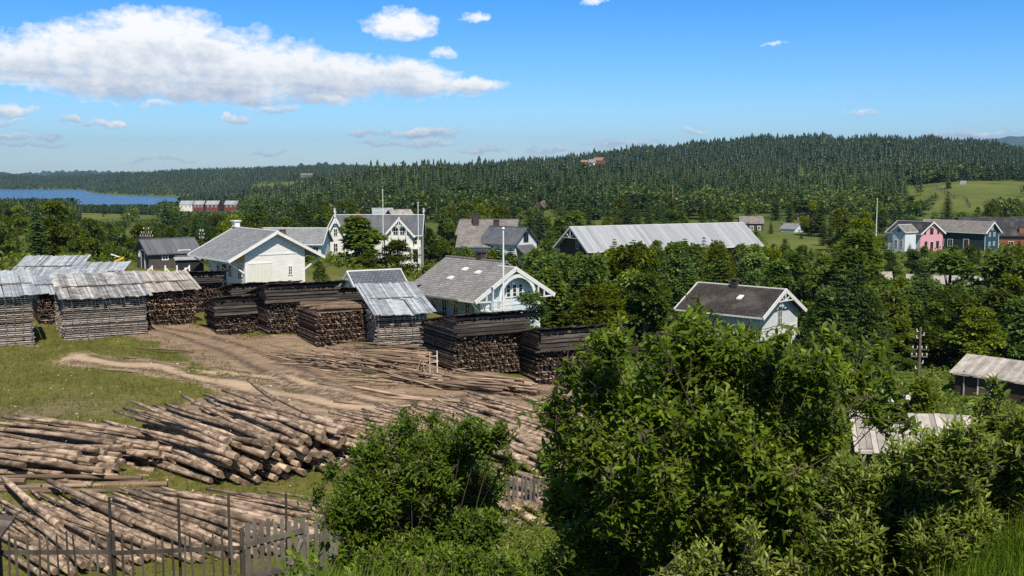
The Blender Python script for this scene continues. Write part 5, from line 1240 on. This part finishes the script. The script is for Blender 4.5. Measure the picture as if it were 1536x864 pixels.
shrub('bush', 'light green sapling shoots at the foot of the leafy tree', 'bush', (P(1110, 900, 7.4).x, 7.4, h(P(1110, 900, 7.4).x, 7.4)-.05), lum(T5, 7.4, .15, 1.0, 5), 150, .075, .34, M['leafwillow'], .26, 11, .1, 7, light=1.1)
# undergrowth between near bushes and fence
def lowplants(name, pts, hts, mat, per=7, leaf=.12, wr=.4, seed=1):
    rg = np.random.default_rng(seed); n = len(pts); si = np.repeat(np.arange(n), per)
    a = rg.uniform(0, 6.28, n*per); d = np.stack([np.cos(a), np.sin(a), rg.uniform(.2, 1.2, n*per)], -1)
    pos = pts[si]+np.stack([rg.normal(0, .1, n*per), rg.normal(0, .1, n*per), rg.uniform(0, 1, n*per)*hts[si]], -1)
    V, Fc = leaves(pos, d, unit(np.array([0, 0, 1.])+rg.normal(0, .4, (n*per, 3))), leaf*rg.uniform(.6, 1.3, n*per), wr, DIA, DIAT)
    tag(link(name, np_mesh(name, V, Fc, mat, np.repeat(np.clip(rg.beta(2, 2, n)[si]+rg.normal(0, .12, n*per), 0, 1), 2))), kind='stuff')
def ptsin(n, f, seed):
    rg = np.random.default_rng(seed); q = f(rg, n); x, y = q; return np.stack([x, y, H(x, y)], -1)
def f1(rg, n):
    Y = rg.uniform(11, 31, n); px = rg.uniform(430, 1250, n); return (px-768)/F_PX*Y, Y
p_ = ptsin(5200, f1, 5); lowplants('undergrowth', p_, np.random.default_rng(3).uniform(.15, .75, len(p_)), M['leafbush'], 9, .13, .42, 9)
def f1b(rg, n):
    Y = rg.uniform(36, 105, n); px = rg.uniform(900, 1560, n); return (px-768)/F_PX*Y, Y
p_ = ptsin(5200, f1b, 15); lowplants('undergrowth', p_, np.random.default_rng(4).uniform(.1, .9, len(p_))*np.random.default_rng(5).uniform(.2, 1, len(p_)), M['leaftree'], 8, .3, .5, 10)
def f1c(rg, n):
    Y = np.sqrt(rg.uniform(95**2, 300**2, n)); px = rg.uniform(-60, 1600, n); x = (px-768)/F_PX*Y
    k = ~(((px > 270) & (px < 640) & (Y < 118)) | ((px > 1150) & (px < 1262) & (Y > 245)) | ((px > 190) & (px < 300) & (Y < 124))); return x[k], Y[k]
p_ = ptsin(15000, f1c, 25); p_ = p_[H(p_[:, 0], p_[:, 1]) > -60]; lowplants('undergrowth', p_, np.random.default_rng(6).uniform(.2, 1.5, len(p_))*np.random.default_rng(7).uniform(.15, 1, len(p_)), M['leaftree'], 7, .55, .55, 20)
# grass blades
BL = np.array([(0, .5, 0), (0, -.5, 0), (.5, .32, .05), (.5, -.32, .05), (1, 0, -.22)]); BLT = np.array([(0, 1, 3), (0, 3, 2), (2, 3, 4)])
def grass(name, pts, ln, per, mat, wr, seed, lean=.5, tlo=0., thi=1.):
    rg = np.random.default_rng(seed); n = len(pts)*per; si = np.repeat(np.arange(len(pts)), per); a = rg.uniform(0, 6.28, n); le = rg.uniform(.1, lean, n)
    d = np.stack([np.cos(a)*le, np.sin(a)*le, np.ones(n)], -1); pos = pts[si]+np.stack([rg.normal(0, .05, n), rg.normal(0, .05, n), np.full(n, -.02)], -1)
    up = unit(np.stack([np.cos(a+.8), np.sin(a+.8), np.full(n, .1)], -1)); V, Fc = leaves(pos, d, up, ln*rg.uniform(.5, 1.3, n), wr, BL, BLT)
    tag(link(name, np_mesh(name, V, Fc, mat, np.repeat(np.clip(tlo+(thi-tlo)*(rg.beta(2, 2, len(pts))[si]+rg.normal(0, .12, n)), 0, 1), 3))), kind='stuff')
def keep(p, thr=.42):
    d = np.minimum(poly_dist(p[:, 0], p[:, 1], road)-1.2, np.minimum(poly_dist(p[:, 0], p[:, 1], track)-.5, np.minimum(poly_dist(p[:, 0], p[:, 1], yard)-3.5, poly_dist(p[:, 0], p[:, 1], stk)-1.2)))
    return p[d+np.sin(p[:, 0]*1.7)*np.sin(p[:, 1]*1.3)*.6 > thr]
def f2(rg, n):
    Y = np.sqrt(rg.uniform(26**2, 74**2, n)); px = rg.uniform(-60, 640, n); return (px-768)/F_PX*Y, Y
p_ = keep(ptsin(17000, f2, 6)); grass('grass', p_, .16, 4, M['grassblade'], .11, 7)
def f3(rg, n):
    Y = rg.uniform(5.0, 11, n); px = rg.uniform(1430, 1640, n); return (px-768)/F_PX*Y, Y
p_ = ptsin(3800, f3, 8); grass('grass', p_, .27, 5, M['lushgrass'], .05, 8, 1.3)
def f4(rg, n):
    Y = rg.uniform(8, 24, n); px = rg.uniform(470, 1450, n); return (px-768)/F_PX*Y, Y
p_ = ptsin(6500, f4, 18); grass('grass', p_, .30, 4, M['lushgrass'], .05, 19, .9)
# bark chips and pebbles on the yard
def chips(n, seed):
    rg = np.random.default_rng(seed); Y = np.sqrt(rg.uniform(27**2, 72**2, n)); px = rg.uniform(-40, 900, n); x = (px-768)/F_PX*Y; p = np.stack([x, Y, H(x, Y)+.012], -1)
    a = rg.uniform(0, 6.28, n); d = np.stack([np.cos(a), np.sin(a), rg.normal(0, .2, n)], -1); V, Fc = leaves(p, d, unit(np.array([0, 0, 1.])+rg.normal(0, .3, (n, 3))), rg.uniform(.03, .11, n)*rg.uniform(.5, 1.5, n), rg.uniform(.3, .9, n), DIA, DIAT)
    V = V+np.array([0, 0, .015]); tag(link('bark_litter', np_mesh('bark_litter', V, Fc, M['pebble'], np.repeat(rg.random(n), 2))), kind='stuff')
chips(3600, 4)

# ------------------------------------------------------------------ sky, clouds, sun
SUN_AZ, SUN_EL = math.atan2(.24, -.97), R(52)     # azimuth clockwise from +Y
w = bpy.data.worlds.new('World'); scene.world = w; w.use_nodes = True; t = NT(w.node_tree); t.n.clear()
out = t.node('ShaderNodeOutputWorld'); bg = t.node('ShaderNodeBackground'); t.l.new(bg.outputs[0], out.inputs[0])
sky = t.node('ShaderNodeTexSky'); sky.sky_type = 'NISHITA'; sky.sun_disc = False; sky.sun_elevation = SUN_EL; sky.sun_rotation = SUN_AZ % (2*math.pi); sky.air_density = 1.0; sky.dust_density = .35; sky.ozone_density = 3.0; sky.altitude = 150
tc = t.node('ShaderNodeTexCoord'); sx = t.node('ShaderNodeSeparateXYZ'); t.l.new(tc.outputs['Generated'], sx.inputs[0])
az = t.math('ARCTAN2', sx.outputs[0], sx.outputs[1]); elv = t.math('ARCSINE', sx.outputs[2])
cv = t.node('ShaderNodeCombineXYZ'); t.put(cv.inputs[0], az); t.put(cv.inputs[1], elv); uv = cv.outputs[0]
def A_(px, py): return math.atan((px-768)/F_PX), math.atan((258-py)/F_PX*math.cos(math.atan((px-768)/F_PX)))
CL = [(50, 95, 95, 34, 1), (140, 82, 110, 48, 1), (245, 72, 110, 60, 1), (310, 95, 130, 62, 1), (410, 112, 130, 54, 1), (510, 116, 130, 40, 1), (610, 120, 100, 30, 1), (700, 130, 66, 15, 1), (210, 122, 150, 34, 1), (330, 138, 130, 22, 1),
      (300, 150, 55, 10, .8), (385, 152, 55, 10, .8), (490, 151, 45, 9, .8), (240, 160, 26, 7, .6), (605, 43, 62, 22, .85), (670, 82, 30, 9, .7), (705, 30, 26, 8, .55), (20, 168, 40, 11, .85), (15, 184, 34, 6, .6), (110, 183, 24, 8, .7), (166, 186, 28, 8, .75), (355, 180, 28, 9, .9), (416, 168, 40, 8, .7),
      (545, 200, 32, 6, .7), (642, 201, 64, 9, .8), (620, 215, 82, 6, .6), (725, 226, 36, 5, .6), (30, 206, 56, 6, .55), (60, 218, 60, 5, .45), (1160, 70, 24, 4, .5), (1290, 171, 32, 5, .5), (888, 5, 24, 9, .7), (1040, 198, 24, 5, .5), (830, 226, 50, 6, .55), (930, 217, 66, 6, .55), (1450, 204, 66, 7, .55), (405, 229, 26, 4, .5), (245, 240, 60, 4, .35)]
wn = t.node('ShaderNodeTexNoise'); t.put(wn.inputs['Vector'], uv); wn.inputs['Scale'].default_value = 34; wn.inputs['Detail'].default_value = 5; wn.inputs['Roughness'].default_value = .65
uvw = t.vmath('ADD', uv, t.vmath('MULTIPLY', t.vmath('SUBTRACT', wn.outputs['Color'], (.5, .5, .5)), (.055, .020, 0)))
n1 = t.noise(t.mapping(uv, (1, 1.9, 1)), 26, 8, .6, .2); n2 = t.noise(t.mapping(uv, (1, 1.6, 1)), 20, 7, .6); n3 = t.noise(t.mapping(uv, (1, 1.7, 1)), 75, 6, .6); wob = t.math('ADD', t.math('MULTIPLY_ADD', n1, 1.15, -.575), t.math('MULTIPLY_ADD', n3, 1.2, -.6))
fmax = None; fsum = None; vsum = None
for px, py, rx, ry, st in CL:
    a, e = A_(px, py); ra, re = rx/F_PX, ry/F_PX
    q = t.vmath('MULTIPLY', t.vmath('SUBTRACT', uvw, (a, e, 0)), (1/ra, 1/re, 0)); d2 = t.vmath('DOT_PRODUCT', q, q)
    f = t.math('MULTIPLY', t.math('SUBTRACT', 1.0, d2), st) if st != 1 else t.math('SUBTRACT', 1.0, d2)
    fmax = f if fmax is None else t.math('SMOOTH_MAX', fmax, f, .25 if st == 1 else .05)
    fp = t.math('MAXIMUM', f, .001); v_ = t.math('MULTIPLY', fp, t.vmath('DOT_PRODUCT', q, (0, 1, 0)))
    fsum = fp if fsum is None else t.math('ADD', fsum, fp); vsum = v_ if vsum is None else t.math('ADD', vsum, v_)
mask = t.ramp(t.math('ADD', fmax, wob), .02, .70)
mask = t.math('MULTIPLY', mask, t.math('GREATER_THAN', sx.outputs[1], 0))
vl = t.math('ADD', t.math('DIVIDE', vsum, fsum), t.math('ADD', t.math('MULTIPLY_ADD', n2, 2.6, -1.3), t.math('MULTIPLY_ADD', n3, 1.2, -.6))); shade = t.ramp(vl, -.72, .55)
ccol = t.mix(shade, (4.3, 5.2, 6.5), (9.3, 9.4, 9.5))
hs = t.node('ShaderNodeHueSaturation'); hs.inputs['Saturation'].default_value = 1.25; t.put(hs.inputs['Color'], sky.outputs[0]); skyc = t.vmath('MULTIPLY', hs.outputs[0], t.mix(t.ramp(elv, .17, .45), t.mix(t.ramp(elv, 0.0, .17), (.86, 1.08, 1.48), (.29, .80, 1.30)), (.92, .78, .62)))  # unseen sky overhead tinted warmer to cut the blue fill light
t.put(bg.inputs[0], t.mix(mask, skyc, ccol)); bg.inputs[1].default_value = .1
w.cycles.sampling_method = 'MANUAL'; w.cycles.sample_map_resolution = 512
sl = bpy.data.lights.new('sun', 'SUN'); sl.energy = 5.0; sl.angle = R(.5); sl.color = (1, .935, .82); so = bpy.data.objects.new('sun', sl); COL.objects.link(so)
sd = Vector((math.sin(SUN_AZ)*math.cos(SUN_EL), math.cos(SUN_AZ)*math.cos(SUN_EL), math.sin(SUN_EL))); so.rotation_euler = sd.to_track_quat('Z', 'Y').to_euler(); so.location = (0, 0, 60)
HAZE = 0.00006
if HAZE:
    m = bpy.data.materials.new('air'); m.use_nodes = True; tt = NT(m.node_tree); tt.n.clear(); o = tt.node('ShaderNodeOutputMaterial'); pv = tt.node('ShaderNodeVolumePrincipled'); tt.l.new(pv.outputs[0], o.inputs['Volume'])
    pv.inputs['Color'].default_value = (.42, .68, 1, 1); pv.inputs['Density'].default_value = HAZE; pv.inputs['Anisotropy'].default_value = .2
    tag(MB().box((0, 5200, 125), (16000, 10800, 400)).build('haze', m), kind='stuff')
# ------------------------------------------------------------------ render settings
scene.render.engine = 'CYCLES'; vs = scene.view_settings; scene.display_settings.display_device = 'sRGB'; vs.view_transform = 'Standard'; vs.look = 'None'; vs.exposure = 0.2; vs.gamma = 1; vs.use_curve_mapping = False
c = scene.cycles; c.max_bounces = 5; c.diffuse_bounces = 3; c.glossy_bounces = 2; c.transmission_bounces = 3; c.transparent_max_bounces = 4; c.volume_bounces = 0
c.use_denoising = False; c.sample_clamp_indirect = 4; c.use_adaptive_sampling = False; c.caustics_reflective = False; c.caustics_refractive = False
